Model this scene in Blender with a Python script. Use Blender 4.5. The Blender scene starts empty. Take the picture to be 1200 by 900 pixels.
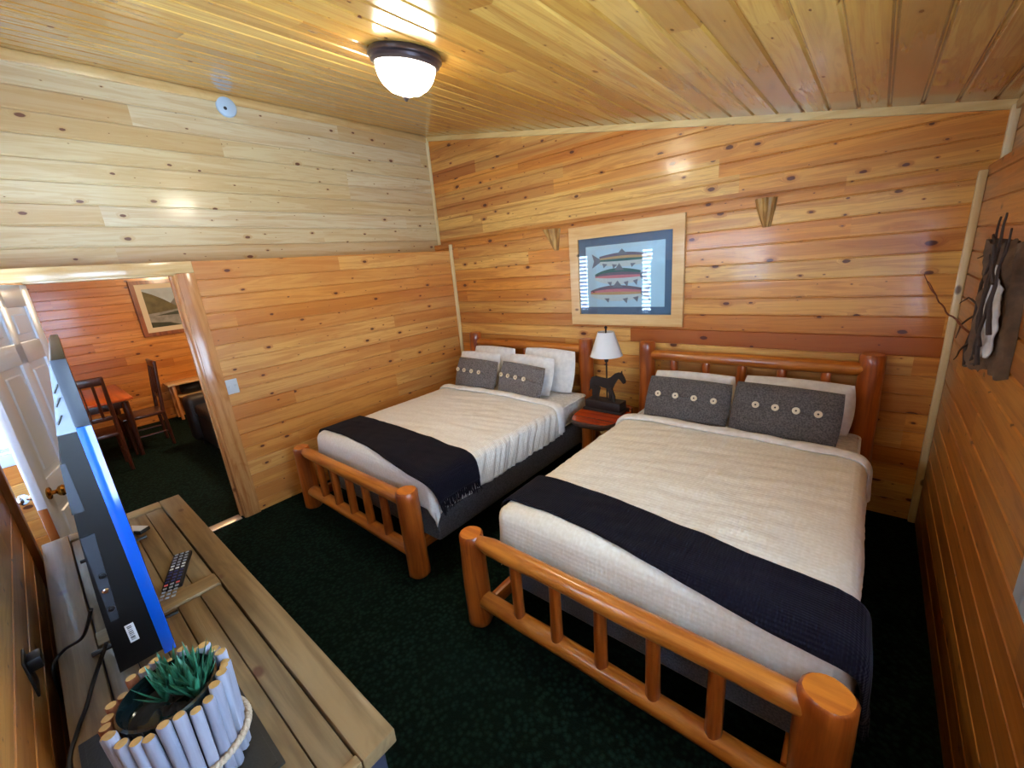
import bpy, bmesh, math, random
from mathutils import Vector, Matrix, noise
random.seed(7)
PI = math.pi
scn = bpy.context.scene
COL = scn.collection
V = Vector

# ------------------------------------------------------------------ mesh helpers
class MB:
    def __init__(s): s.v=[]; s.f=[]; s.m=[]
    def add(s, vs, fs, m=0):
        b=len(s.v); s.v+=[tuple(p) for p in vs]
        for f in fs: s.f.append(tuple(b+i for i in f)); s.m.append(m)
        return s
    def box(s, x0,x1,y0,y1,z0,z1, bev=0.0, m=0, seg=2, M=None):
        bm=bmesh.new(); bmesh.ops.create_cube(bm,size=1)
        for v in bm.verts: v.co=V(((x0+x1)/2+v.co.x*(x1-x0),(y0+y1)/2+v.co.y*(y1-y0),(z0+z1)/2+v.co.z*(z1-z0)))
        if bev>0: bmesh.ops.bevel(bm,geom=bm.edges[:],offset=bev,segments=seg,profile=.5,affect='EDGES')
        bm.verts.index_update()
        vs=[v.co.copy() for v in bm.verts]
        if M is not None: vs=[M@p for p in vs]
        s.add(vs,[[v.index for v in f.verts] for f in bm.faces],m); bm.free(); return s
    def tube(s, pts, rad, n=10, m=0, caps=True, wob=0.0, seed=0.0, capm=None):
        pts=[V(p) for p in pts]; k=len(pts)
        if not hasattr(rad,'__len__'): rad=[rad]*k
        t0=(pts[1]-pts[0]).normalized()
        a=t0.orthogonal().normalized(); rings=[]
        for i,p in enumerate(pts):
            t=((pts[min(i+1,k-1)]-pts[max(i-1,0)])).normalized()
            a=(a-t*a.dot(t)).normalized(); b=t.cross(a)
            ring=[]
            for j in range(n):
                w=2*PI*j/n; r=rad[i]
                d=a*math.cos(w)+b*math.sin(w)
                if wob: r*=1+wob*noise.noise(V((d*1.3)+V((seed,seed*2.1,0)))+0*d+t*0) if False else 1+wob*noise.noise(d*1.1+p*3.0+V((seed,0,0)))
                ring.append(p+d*r)
            rings.append(ring)
        vs=[q for r in rings for q in r]; fs=[]
        for i in range(k-1):
            for j in range(n):
                fs.append((i*n+j,i*n+(j+1)%n,(i+1)*n+(j+1)%n,(i+1)*n+j))
        s.add(vs,fs,m)
        if caps:
            cm=m if capm is None else capm
            s.add(rings[0],[tuple(reversed(range(n)))],cm); s.add(rings[-1],[tuple(range(n))],cm)
        return s
    def lathe(s, prof, c=(0,0,0), n=32, m=0, M=None):
        vs=[];fs=[];k=len(prof)
        for j in range(n):
            w=2*PI*j/n
            for r,z in prof:
                p=V((r*math.cos(w),r*math.sin(w),z))
                if M is not None: p=M@p
                vs.append(p+V(c))
        for j in range(n):
            for i in range(k-1):
                a=j*k+i;b=((j+1)%n)*k+i
                fs.append((a,b,b+1,a+1))
        s.add(vs,fs,m); return s
    def prism(s, poly, off, m=0):
        """poly: list of 3d points (planar), off: extrusion vector"""
        n=len(poly); off=V(off); p=[V(q) for q in poly]
        vs=p+[q+off for q in p]
        fs=[tuple(reversed(range(n))),tuple(range(n,2*n))]+[(i,(i+1)%n,n+(i+1)%n,n+i) for i in range(n)]
        s.add(vs,fs,m); return s
    def grid(s, fn, nu, nv, m=0):
        vs=[fn(i/nu,j/nv) for i in range(nu+1) for j in range(nv+1)]
        fs=[(i*(nv+1)+j,(i+1)*(nv+1)+j,(i+1)*(nv+1)+j+1,i*(nv+1)+j+1) for i in range(nu) for j in range(nv)]
        s.add(vs,fs,m); return s

WL={}
def empty(name, loc, label, cat, group=None):
    o=bpy.data.objects.new(name,None); COL.objects.link(o); o.location=loc; WL[o]=V(loc)
    o.empty_display_size=.1
    o['label']=label; o['category']=cat
    if group: o['group']=group
    return o
def build(name, mb, mats, parent=None, loc=None, smooth=35, solid=0, fix=True):
    me=bpy.data.meshes.new(name)
    base=V((0,0,0))
    if parent is not None: base=WL[parent]
    elif loc is not None: base=V(loc)
    me.from_pydata([tuple(V(p)-base) for p in mb.v],[],mb.f)
    if not isinstance(mats,(list,tuple)): mats=[mats]
    for mt in mats: me.materials.append(mt)
    me.polygons.foreach_set('material_index',mb.m)
    if fix:
        bm=bmesh.new(); bm.from_mesh(me); bmesh.ops.recalc_face_normals(bm,faces=bm.faces); bm.to_mesh(me); bm.free()
    if smooth:
        me.polygons.foreach_set('use_smooth',[True]*len(me.polygons))
        me.set_sharp_from_angle(angle=math.radians(smooth))
    me.update()
    o=bpy.data.objects.new(name,me); COL.objects.link(o)
    if parent is not None:
        o.parent=parent; WL[o]=base
    else:
        o.location=base; WL[o]=base
    if solid:
        md=o.modifiers.new('thickness','SOLIDIFY'); md.thickness=solid; md.offset=1
    return o
def tag(o,label,cat,group=None):
    o['label']=label; o['category']=cat
    if group: o['group']=group
    return o
def struct(o,label=None):
    o['kind']='structure'
    if label: o['label']=label
    return o

# ------------------------------------------------------------------ node helpers
def srgb(r,g,b):
    def c(x):
        x/=255
        return x/12.92 if x<=.04045 else ((x+.055)/1.055)**2.4
    return (c(r),c(g),c(b),1)
class NT:
    def __init__(s,name):
        s.mat=bpy.data.materials.new(name); s.mat.use_nodes=True
        s.t=s.mat.node_tree; s.t.nodes.clear()
        s.out=s.t.nodes.new('ShaderNodeOutputMaterial')
    def n(s,typ,**kw):
        nd=s.t.nodes.new(typ)
        for k,v in kw.items(): setattr(nd,k,v)
        return nd
    def set(s,sock,val):
        if isinstance(val,bpy.types.NodeSocket): s.t.links.new(val,sock)
        else: sock.default_value=val
    def math(s,op,a,b=0.0,c=0.0,clamp=False):
        nd=s.n('ShaderNodeMath',operation=op); nd.use_clamp=clamp
        for i,x in enumerate((a,b,c)):
            s.set(nd.inputs[i],x)
        return nd.outputs[0]
    def comb(s,x,y,z):
        nd=s.n('ShaderNodeCombineXYZ')
        for i,q in enumerate((x,y,z)): s.set(nd.inputs[i],q)
        return nd.outputs[0]
    def sep(s,v):
        nd=s.n('ShaderNodeSeparateXYZ'); s.set(nd.inputs[0],v); return nd.outputs
    def coord(s): return s.n('ShaderNodeTexCoord').outputs['Object']
    def noise(s,vec,scale=5,detail=3,rough=.5,dist=0.0):
        nd=s.n('ShaderNodeTexNoise'); s.set(nd.inputs['Vector'],vec)
        nd.inputs['Scale'].default_value=scale; nd.inputs['Detail'].default_value=detail
        nd.inputs['Roughness'].default_value=rough; nd.inputs['Distortion'].default_value=dist
        return nd.outputs[0]
    def white(s,vec):
        nd=s.n('ShaderNodeTexWhiteNoise',noise_dimensions='3D'); s.set(nd.inputs['Vector'],vec); return nd.outputs
    def mix(s,f,a,b,mode='MIX'):
        nd=s.n('ShaderNodeMix',data_type='RGBA',blend_type=mode); nd.clamp_factor=True
        s.set(nd.inputs[0],f); s.set(nd.inputs[6],a); s.set(nd.inputs[7],b); return nd.outputs[2]
    def ramp(s,f,stops):
        nd=s.n('ShaderNodeValToRGB'); s.set(nd.inputs[0],f)
        el=nd.color_ramp.elements
        while len(el)<len(stops): el.new(.5)
        for e,(p,c) in zip(el,stops): e.position=p; e.color=c
        return nd.outputs[0]
    def mapr(s,v,a,b,c=0.0,d=1.0,smooth=True):
        nd=s.n('ShaderNodeMapRange'); nd.interpolation_type='SMOOTHSTEP' if smooth else 'LINEAR'
        s.set(nd.inputs[0],v)
        for i,q in enumerate((a,b,c,d)): s.set(nd.inputs[i+1],q)
        return nd.outputs[0]
    def bump(s,h,strength=.3,dist=.01):
        nd=s.n('ShaderNodeBump'); nd.inputs['Strength'].default_value=strength; nd.inputs['Distance'].default_value=dist
        s.set(nd.inputs['Height'],h); return nd.outputs[0]
    def pbr(s,color,rough=.5,metal=0.0,normal=None,coat=0.0,coatr=.1,spec=.5,sheen=0.0,emis=None,estr=0.0,alpha=None,trans=0.0,sss=0.0):
        b=s.n('ShaderNodeBsdfPrincipled')
        s.set(b.inputs['Base Color'],color); s.set(b.inputs['Roughness'],rough); s.set(b.inputs['Metallic'],metal)
        s.set(b.inputs['Specular IOR Level'],spec)
        if coat: s.set(b.inputs['Coat Weight'],coat); s.set(b.inputs['Coat Roughness'],coatr)
        if sheen: s.set(b.inputs['Sheen Weight'],sheen)
        if normal is not None: s.set(b.inputs['Normal'],normal)
        if emis is not None: s.set(b.inputs['Emission Color'],emis); s.set(b.inputs['Emission Strength'],estr)
        if trans: s.set(b.inputs['Transmission Weight'],trans)
        s.t.links.new(b.outputs[0],s.out.inputs[0]); return s.mat

def boards(name, a, b, pitch, phase, cl, cm, cd, knot=1.0, rough=.3, coat=.35, knotc=(74,24,22), seg=2.6, var=1.0, bmp=.22):
    """varnished pine boards: a = axis the boards run along, b = axis across them"""
    t=NT(name); P=t.sep(t.coord())
    ca,cb=P['XYZ'.index(a)],P['XYZ'.index(b)]
    cc=P[[i for i in range(3) if 'XYZ'[i] not in (a,b)][0]]
    q=t.math('DIVIDE',t.math('SUBTRACT',cb,phase),pitch)
    idx=t.math('FLOOR',q)
    r0=t.white(t.comb(idx,3.3,1.7))
    sg=t.math('FLOOR',t.math('ADD',t.math('DIVIDE',ca,seg),t.math('MULTIPLY',r0[0],7.0)))
    rnd=t.white(t.comb(idx,sg,9.1)); rv=rnd[0]; R=t.sep(rnd[1])
    off=t.math('MULTIPLY',rv,40.0)
    # knots
    ka=t.math('ADD',t.math('DIVIDE',ca,.20),off)
    kb=t.math('ADD',t.math('DIVIDE',cb,.105),t.math('MULTIPLY',R[1],30.0))
    vo=t.n('ShaderNodeTexVoronoi',voronoi_dimensions='2D',feature='F1')
    t.set(vo.inputs['Vector'],t.comb(ka,kb,0.0)); vo.inputs['Scale'].default_value=1.0; vo.inputs['Randomness'].default_value=1.0
    wob=t.math('MULTIPLY',t.math('SUBTRACT',t.noise(t.comb(ka,kb,0.0),9,2),.5),.05)
    d=t.math('ADD',vo.outputs['Distance'],wob)
    kr=t.sep(vo.outputs['Color'])
    size=t.math('MULTIPLY',t.math('MULTIPLY',t.math('POWER',kr[0],3.5),.13),knot)
    size=t.math('ADD',size,.022*knot)
    core=t.mapr(t.math('DIVIDE',d,size),.75,1.05,1.0,0.0)
    core=t.math('MULTIPLY',core,t.math('GREATER_THAN',kr[1],.42))
    halo=t.mapr(t.math('DIVIDE',d,size),.8,2.6,1.0,0.0)
    halo=t.math('MULTIPLY',halo,t.math('GREATER_THAN',kr[1],.42))
    # grain
    g1=t.noise(t.comb(t.math('ADD',t.math('MULTIPLY',ca,.55),off),t.math('ADD',t.math('MULTIPLY',cb,9.0),t.math('MULTIPLY',halo,.5)),t.math('MULTIPLY',cc,9.0)),1.6,4,.55,.6)
    g2=t.noise(t.comb(t.math('ADD',t.math('MULTIPLY',ca,2.0),off),t.math('MULTIPLY',cb,75.0),t.math('MULTIPLY',cc,75.0)),1.0,2,.5,.2)
    lines=t.math('FRACT',t.math('MULTIPLY',g1,7.0))
    lines=t.mapr(lines,0.35,1.0,0.0,1.0)
    base=t.mix(t.mapr(rv,.15,1.0,0,1,False),cl,cm)
    base=t.mix(t.math('MULTIPLY',t.math('POWER',R[2],3.0),.75*var),base,cd)
    c=t.mix(t.mapr(g1,.42,.72,0.0,.6),base,cd)
    c=t.mix(t.math('MULTIPLY',lines,.28),c,cd)
    c=t.mix(t.math('MULTIPLY',g2,.16),c,cd)
    c=t.mix(t.math('MULTIPLY',halo,.45),c,cd)
    c=t.mix(t.math('MULTIPLY',core,.9),c,srgb(*knotc))
    h=t.math('ADD',t.math('MULTIPLY',g2,.25),t.math('MULTIPLY',t.noise(t.comb(t.math('MULTIPLY',ca,3.0),t.math('MULTIPLY',cb,7.0),t.math('MULTIPLY',cc,7.0)),1.5,2),.8))
    return t.pbr(c,t.math('ADD',rough,t.math('MULTIPLY',g2,.12)),normal=t.bump(h,bmp,.006),coat=coat,coatr=.12)

def logwood(name, ax, cl, cd, rough=.3, coat=.5):
    t=NT(name); P=t.sep(t.coord()); i='XYZ'.index(ax)
    s=[t.math('MULTIPLY',P[k],1.3 if k==i else 22.0) for k in range(3)]
    g=t.noise(t.comb(*s),1.0,4,.6,.5)
    s2=[t.math('MULTIPLY',P[k],2.4 if k==i else 7.0) for k in range(3)]
    g2=t.noise(t.comb(*s2),1.0,3,.6,.9)
    vo=t.n('ShaderNodeTexVoronoi',feature='F1'); 
    t.set(vo.inputs['Vector'],t.comb(*[t.math('MULTIPLY',P[k],5.0 if k==i else 9.0) for k in range(3)])); vo.inputs['Scale'].default_value=1
    kr=t.sep(vo.outputs['Color'])
    k=t.math('MULTIPLY',t.mapr(vo.outputs['Distance'],.08,.17,1.0,0.0),t.math('GREATER_THAN',kr[0],.55))
    c=t.mix(t.mapr(g,.35,.7,0,.8),cl,cd)
    c=t.mix(t.mapr(g2,.5,.75,0,.7),c,cd)
    c=t.mix(t.math('MULTIPLY',k,.8),c,srgb(80,32,12))
    return t.pbr(c,rough,normal=t.bump(t.math('ADD',g,g2),.35,.006),coat=coat,coatr=.12)
def plain(name,col,rough=.5,metal=0.0,var=.0,vs=20,bump=0.0,bs=60,spec=.5,coat=0.0,sheen=0.0,**kw):
    t=NT(name); P=t.coord(); c=col
    if var: c=t.mix(t.mapr(t.noise(P,vs,4),.3,.7,0,var),col,tuple(x*.45 for x in col[:3])+(1,))
    nm=t.bump(t.noise(P,bs,3),bump,.004) if bump else None
    return t.pbr(c,rough,metal,nm,coat=coat,spec=spec,sheen=sheen,**kw)

# ------------------------------------------------------------------ materials
M={}
M['w_left']=boards('pine_left_lower','Y','Z',.126,.09,srgb(236,184,108),srgb(226,156,74),srgb(188,104,36),.85)
M['w_left_up']=boards('pine_left_upper','Y','Z',.137,2.121,srgb(226,214,178),srgb(220,200,150),srgb(192,150,90),.9,knotc=(96,44,26),rough=.26)
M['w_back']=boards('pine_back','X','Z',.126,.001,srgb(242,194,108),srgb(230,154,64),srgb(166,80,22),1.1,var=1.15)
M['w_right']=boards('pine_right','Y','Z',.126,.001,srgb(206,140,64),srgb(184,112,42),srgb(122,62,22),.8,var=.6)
M['w_front']=boards('pine_front','X','Z',.126,.001,srgb(228,166,88),srgb(210,140,64),srgb(160,90,36),.9)
M['w_din']=boards('pine_dining','Y','Z',.126,.05,srgb(226,164,86),srgb(210,142,62),srgb(162,92,36),1.0,rough=.25)
M['w_dinx']=boards('pine_dining_side','X','Z',.126,.05,srgb(226,164,86),srgb(210,142,62),srgb(162,92,36),1.0,rough=.25)
M['ceil']=boards('pine_ceiling','Y','X',.143,.0,srgb(210,166,84),srgb(190,142,62),srgb(144,92,36),.6,rough=.17,coat=.6,bmp=.07)
M['trim']=logwood('trim_pale_pine','Z',srgb(242,226,180),srgb(222,190,130),.35,.3)
M['trimx']=logwood('trim_pale_pine_level','X',srgb(226,196,132),srgb(204,162,96),.35,.3)
M['trimy']=logwood('trim_pale_pine_side','Y',srgb(222,190,130),srgb(200,156,90),.35,.3)
M['casing']=logwood('casing_pine','Z',srgb(216,160,100),srgb(170,96,44),.25,.5)
M['casingy']=logwood('casing_pine_head','Y',srgb(232,204,150),srgb(206,160,96),.25,.5)
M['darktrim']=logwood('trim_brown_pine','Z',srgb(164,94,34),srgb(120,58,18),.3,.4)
M['logz']=logwood('log_upright','Z',srgb(190,98,32),srgb(120,46,12))
M['logx']=logwood('log_level','X',srgb(212,132,48),srgb(156,74,20))
M['logy']=logwood('log_side','Y',srgb(206,118,40),srgb(144,62,18))
M['logend']=logwood('log_cut_end','X',srgb(222,132,46),srgb(184,92,28))
M['redslab']=logwood('red_slab','X',srgb(196,74,26),srgb(128,36,12),.15,.8)
M['bark']=plain('bark_edge',srgb(70,44,28),.8,var=.6,vs=40,bump=.8,bs=50)
M['bracket']=logwood('bracket_wood','Z',srgb(196,148,76),srgb(120,74,32),.6,.1)
M['carpet']=None
t=NT('green_carpet'); P=t.coord()
vo=t.n('ShaderNodeTexVoronoi',feature='F1'); t.set(vo.inputs['Vector'],P); vo.inputs['Scale'].default_value=42
nn=t.noise(P,160,3); big=t.noise(P,3,3)
c=t.mix(t.mapr(vo.outputs['Distance'],.1,.7,0,1),srgb(30,52,44),srgb(13,26,21))
c=t.mix(t.math('MULTIPLY',nn,.6),c,srgb(8,17,13))
c=t.mix(t.mapr(big,.4,.7,0,.35),c,srgb(15,29,22))
M['carpet']=t.pbr(c,.95,normal=t.bump(t.math('ADD',nn,vo.outputs['Distance']),.7,.008),spec=.05)
def cloth(name,c1,c2,scale=90,bump=.25,waffle=0.0,rough=.9,sheen=.2):
    t=NT(name); P=t.coord(); X=t.sep(P)
    nn=t.noise(P,scale,3); h=nn
    col=t.mix(t.mapr(nn,.3,.7,0,1),c1,c2)
    if waffle:
        w=t.math('MULTIPLY',t.math('SINE',t.math('MULTIPLY',X[0],2*PI/waffle)),.5)
        w2=t.math('MULTIPLY',t.math('SINE',t.math('MULTIPLY',X[1],2*PI/waffle)),.5)
        wz=t.math('MULTIPLY',t.math('SINE',t.math('MULTIPLY',X[2],2*PI/waffle)),.5)
        h=t.math('ADD',t.math('ADD',w,t.math('MULTIPLY',w2,.5)),t.math('ADD',t.math('MULTIPLY',wz,.5),t.math('MULTIPLY',nn,.6)))
        col=t.mix(t.mapr(h,-.9,.9,.5,0),col,c2)
    return t.pbr(col,rough,normal=t.bump(h,bump,.005),sheen=sheen,spec=.2)
M['spread']=cloth('cream_waffle_cloth',srgb(250,245,230),srgb(240,233,214),60,.22,.022)
M['spread2']=cloth('white_waffle_cloth',srgb(250,248,240),srgb(240,236,226),60,.2,.016)
M['sheet']=cloth('white_sheet',srgb(250,249,246),srgb(238,237,233),25,.1)
M['pillow']=cloth('white_pillow_cotton',srgb(242,241,238),srgb(228,227,225),25,.1)
M['navy']=cloth('navy_knit',srgb(13,12,31),srgb(6,5,16),120,.5,.012,sheen=.03)
M['wool']=cloth('grey_wool',srgb(134,126,122),srgb(84,78,76),110,.7)
M['wool2']=cloth('dark_grey_wool',srgb(112,105,102),srgb(70,65,63),110,.7)
M['button']=plain('bone_button',srgb(224,208,178),.4)
M['button_hole']=plain('button_hole',srgb(60,44,34),.6)
M['box']=cloth('grey_box_spring',srgb(92,92,94),srgb(60,60,64),120,.4)
M['mattress']=cloth('mattress_ticking',srgb(238,236,230),srgb(214,212,206),40,.15)
M['black']=plain('black_plastic',srgb(9,9,10),.35)
M['blackm']=plain('matt_black',srgb(10,10,11),.6,bump=.1)
M['tvgrey']=plain('grey_plastic',srgb(46,50,58),.45)
M['tvsilver']=plain('silver_back',srgb(120,128,142),.35,metal=.0,coat=.3)
M['tv_reflection']=plain('edge_painted_reflection',srgb(14,84,190),.12,coat=1.0)  # black edge given a blue base colour that paints in the window reflection
M['screen']=plain('screen_glass',srgb(8,8,10),.06,coat=.6)
M['label']=plain('white_label',srgb(225,225,225),.5)
M['white']=plain('white_paint',srgb(206,218,238),.3,coat=.3)
M['whiteblind']=plain('white_blind',srgb(235,238,242),.5)
M['brass']=plain('aged_brass',srgb(170,120,50),.25,metal=1.0)
M['chrome']=plain('chrome',srgb(200,200,205),.15,metal=1.0)
M['bronze']=plain('dark_bronze',srgb(70,62,66),.3,metal=.7,coat=.3)
M['iron']=plain('dark_iron',srgb(46,34,30),.55,metal=.3,var=.3,bump=.2)
M['shade']=plain('white_shade_cloth',srgb(228,230,232),.8,bump=.1,bs=200)
M['smoke']=plain('detector_plastic',srgb(188,212,232),.4)
M['switch']=plain('switch_plastic',srgb(214,226,238),.35)
M['mat']=plain('slate_mat',srgb(92,120,146),.7)
M['paper']=plain('pale_blue_paper',srgb(190,226,242),.7,var=.12,vs=6)
M['fish_back']=plain('fish_back_green',srgb(64,120,116),.6,var=.3,vs=60)
M['fish_back2']=plain('fish_back_grey',srgb(120,112,130),.6,var=.3,vs=60)
M['fish_pink']=plain('fish_pink',srgb(214,128,138),.6,var=.2,vs=60)
M['fish_tan']=plain('fish_tan',srgb(206,170,120),.6,var=.2,vs=60)
M['fish_belly']=plain('fish_belly',srgb(206,220,220),.6,var=.15,vs=60)
M['fish_fin']=plain('fish_fin',srgb(118,128,142),.6)
M['slate']=plain('dark_slate_paint',srgb(52,56,74),.5)
def conwood(name,ax,c1=srgb(148,122,82),c2=srgb(104,80,48)): 
    return logwood(name,ax,c1,c2,.6,.05)
M['con_x']=conwood('weathered_top_x','X'); M['con_y']=conwood('weathered_top_y','Y')
M['con_g']=conwood('weathered_top_plank','X',srgb(142,120,84),srgb(98,78,50))
M['tray']=plain('black_tray',srgb(34,36,34),.6,bump=.3,bs=120)
M['stick']=logwood('whitewashed_stick','Z',srgb(164,168,184),srgb(120,122,138),.85,0)
M['stick2']=logwood('brown_stick','Z',srgb(150,92,56),srgb(96,54,32),.8,0)
M['stickend']=plain('stick_cut_end',srgb(196,158,92),.8,var=.4,vs=60)
M['rope']=plain('jute_rope',srgb(206,190,166),.9,var=.4,vs=160,bump=.6,bs=200)
M['pot']=plain('dark_glazed_pot',srgb(18,34,38),.08,coat=1.0)
M['soil']=plain('potting_soil',srgb(34,30,20),.95,var=.6,vs=80,bump=.9)
t=NT('succulent_leaf'); P=t.coord(); M['leaf']=t.pbr(t.mix(t.noise(P,40,3),srgb(16,72,52),srgb(56,132,98)),.45,coat=.1)
M['remotekey']=plain('key_grey',srgb(150,156,164),.5); M['remoteblue']=plain('key_blue',srgb(44,52,104),.5); M['remotered']=plain('key_red',srgb(220,90,90),.5); M['remotewhite']=plain('key_white',srgb(226,232,222),.5)
M['darkwood']=logwood('dark_dining_wood','Z',srgb(70,34,18),srgb(36,16,8),.35,.3)
M['tablewood']=logwood('dining_table_top','X',srgb(196,92,30),srgb(150,60,16),.3,.4)
M['leather']=plain('black_leather',srgb(16,15,16),.5,bump=.2,bs=90)
M['barkgrey']=plain('grey_brown_bark',srgb(104,80,62),.9,var=.75,vs=26,bump=1.0,bs=40)
M['barkwhite']=plain('pale_inner_bark',srgb(214,210,208),.85,var=.35,vs=18,bump=.7,bs=40)
M['twig']=plain('dark_twig',srgb(62,48,44),.8,var=.4,vs=60,bump=.5)
M['twigred']=plain('reddish_twig',srgb(120,62,36),.8,var=.3,vs=60)
M['picframe']=logwood('picture_frame_pine','X',srgb(234,196,132),srgb(214,158,92),.3,.3)
M['paintframe']=logwood('brown_frame','Z',srgb(150,84,40),srgb(96,46,18),.4,.2)
M['cream']=plain('cream_mat',srgb(216,204,170),.7)
M['sky_p']=plain('painted_sky',srgb(176,190,190),.7,var=.3,vs=6)
M['hill_p']=plain('painted_hill',srgb(112,104,66),.7,var=.7,vs=10)
M['hill2_p']=plain('painted_far_hill',srgb(120,120,112),.7,var=.5,vs=12)
M['river_p']=plain('painted_river',srgb(150,150,138),.7,var=.6,vs=14)
M['bank_p']=plain('painted_bank',srgb(62,66,44),.7,var=.6,vs=14)
M['cord']=plain('black_cable',srgb(14,14,15),.5)
M['threshold']=plain('metal_threshold',srgb(200,190,176),.35,metal=.6)
t=NT('lamp_glass'); M['bowl']=t.pbr(srgb(255,250,238),.25,emis=(1,.90,.69,1),estr=36.0,coat=.3)
t=NT('daylight_pane'); M['day']=t.pbr(srgb(220,235,255),.3,emis=(.58,.79,1,1),estr=14.5)
t=NT('picture_glass')
fr=t.n('ShaderNodeFresnel'); fr.inputs[0].default_value=1.5
tr=t.n('ShaderNodeBsdfTransparent'); gl=t.n('ShaderNodeBsdfGlossy'); gl.inputs['Roughness'].default_value=.01
mx=t.n('ShaderNodeMixShader'); t.t.links.new(fr.outputs[0],mx.inputs[0]); t.t.links.new(tr.outputs[0],mx.inputs[1]); t.t.links.new(gl.outputs[0],mx.inputs[2]); t.t.links.new(mx.outputs[0],t.out.inputs[0])
M['glass']=t.mat

# ------------------------------------------------------------------ the room
W=4.31; LEDGE=2.2; LL=2.118; UX=-.29; UY=.085; URX=4.39; FY=-3.80
def CZ(x): return 3.41-.193*(x+.29)
def panel(mb, a, b, n, o, A0, A1, B0, B1, pitch, phase, thick=.06, gd=.008, gw=.013):
    """plank face with V grooves: a = run axis, b = across axis, n = face normal, o = face position on the normal axis"""
    ia,ib='XYZ'.index(a),'XYZ'.index(b); inn='XYZ'.index(n[1]); sg=1 if n[0]=='+' else -1
    prof=[(B0,0)]
    k=math.ceil((B0-phase)/pitch-1e-6)
    while phase+k*pitch<B1-gw:
        z=phase+k*pitch
        if z>B0+gw: prof+=[(z-gw/2,0),(z-gw*.12,-gd),(z+gw*.12,-gd),(z+gw/2,0)]
        k+=1
    prof.append((B1,0)); prof+=[(B1,-thick),(B0,-thick)]
    def pt(av,bv,d):
        p=[0,0,0]; p[ia]=av; p[ib]=bv; p[inn]=o+sg*d; return p
    N=len(prof)
    vs=[pt(A0,z,d) for z,d in prof]+[pt(A1,z,d) for z,d in prof]
    fs=[(i,(i+1)%N,N+(i+1)%N,N+i) for i in range(N)]+[tuple(reversed(range(N))),tuple(range(N,2*N))]
    mb.add(vs,fs)
# floor (carpet runs through the doorway)
b=MB(); b.box(-4.5,4.5,-4.4,.3,-.08,0); f=struct(build('floor',b,M['carpet'],smooth=0))
# ceiling
b=MB(); prof=[]
x=-.4; pts=[]
k=math.ceil(x/.143)
prof=[(x,0)]
while k*.143<4.5:
    g=k*.143
    if g>x+.02: prof+=[(g-.012,0),(g-.003,.012),(g+.003,.012),(g+.012,0)]
    k+=1
prof+=[(4.5,0),(4.5,.08),(x,.08)]
N=len(prof)
b.add([(u,-4.4,CZ(u)+d) for u,d in prof]+[(u,.2,CZ(u)+d) for u,d in prof],[(i,(i+1)%N,N+(i+1)%N,N+i) for i in range(N)]+[tuple(range(N))[::-1],tuple(range(N,2*N))])
struct(build('ceiling',b,M['ceil'],smooth=0))
# left wall: lower furred-out part with the doorway, upper set back
b=MB()
OPR,OPL,OPT=-2.72,-3.475,2.037
panel(b,'Y','Z','+X',0,OPR,.06,0,LL,.126,.09)
panel(b,'Y','Z','+X',0,OPL,OPR,OPT,LL,.126,.09)
panel(b,'Y','Z','+X',0,-3.70,OPL,0,LL,.126,.09)
panel(b,'Y','Z','+X',0,-4.3,-3.70,0,1.0,.126,.09); panel(b,'Y','Z','+X',0,-4.3,-3.70,1.95,LL,.126,.09); panel(b,'Y','Z','+X',0,-4.3,-4.15,1.0,1.95,.126,.09)
b.box(-.35,-.001,-4.3,.06,LL-.02,LL)       # ledge
b.box(-.14,-.06,OPR,.06,0,LL-.02); b.box(-.14,-.06,-3.70,OPL,0,LL-.02); b.box(-.14,-.06,OPL,OPR,OPT,LL-.02)
struct(build('wall_left',b,M['w_left'],smooth=0))
b=MB(); panel(b,'Y','Z','+X',UX,-4.3,UY,LL,3.52,.137,2.121,gd=.009,gw=.017); struct(build('wall_left_upper',b,M['w_left_up'],smooth=0))
# back wall
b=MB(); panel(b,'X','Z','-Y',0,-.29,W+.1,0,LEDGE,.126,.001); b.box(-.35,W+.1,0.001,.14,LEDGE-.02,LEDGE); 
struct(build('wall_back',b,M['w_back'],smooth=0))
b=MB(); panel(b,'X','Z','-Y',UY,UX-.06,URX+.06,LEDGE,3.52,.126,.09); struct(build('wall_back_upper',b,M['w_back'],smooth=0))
# right wall with a window
RW0,RW1,RZ0,RZ1=-3.5,-2.05,.965,2.0
b=MB()
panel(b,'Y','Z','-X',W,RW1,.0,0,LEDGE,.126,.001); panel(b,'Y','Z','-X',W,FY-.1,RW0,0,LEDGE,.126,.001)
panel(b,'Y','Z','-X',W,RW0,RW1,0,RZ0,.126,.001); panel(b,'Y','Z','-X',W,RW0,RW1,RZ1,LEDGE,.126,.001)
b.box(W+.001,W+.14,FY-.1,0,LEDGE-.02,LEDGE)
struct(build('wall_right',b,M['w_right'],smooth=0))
b=MB(); panel(b,'Y','Z','-X',URX,FY-.1,UY,LEDGE,2.62,.126,.09); struct(build('wall_right_upper',b,M['w_right'],smooth=0))
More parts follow.
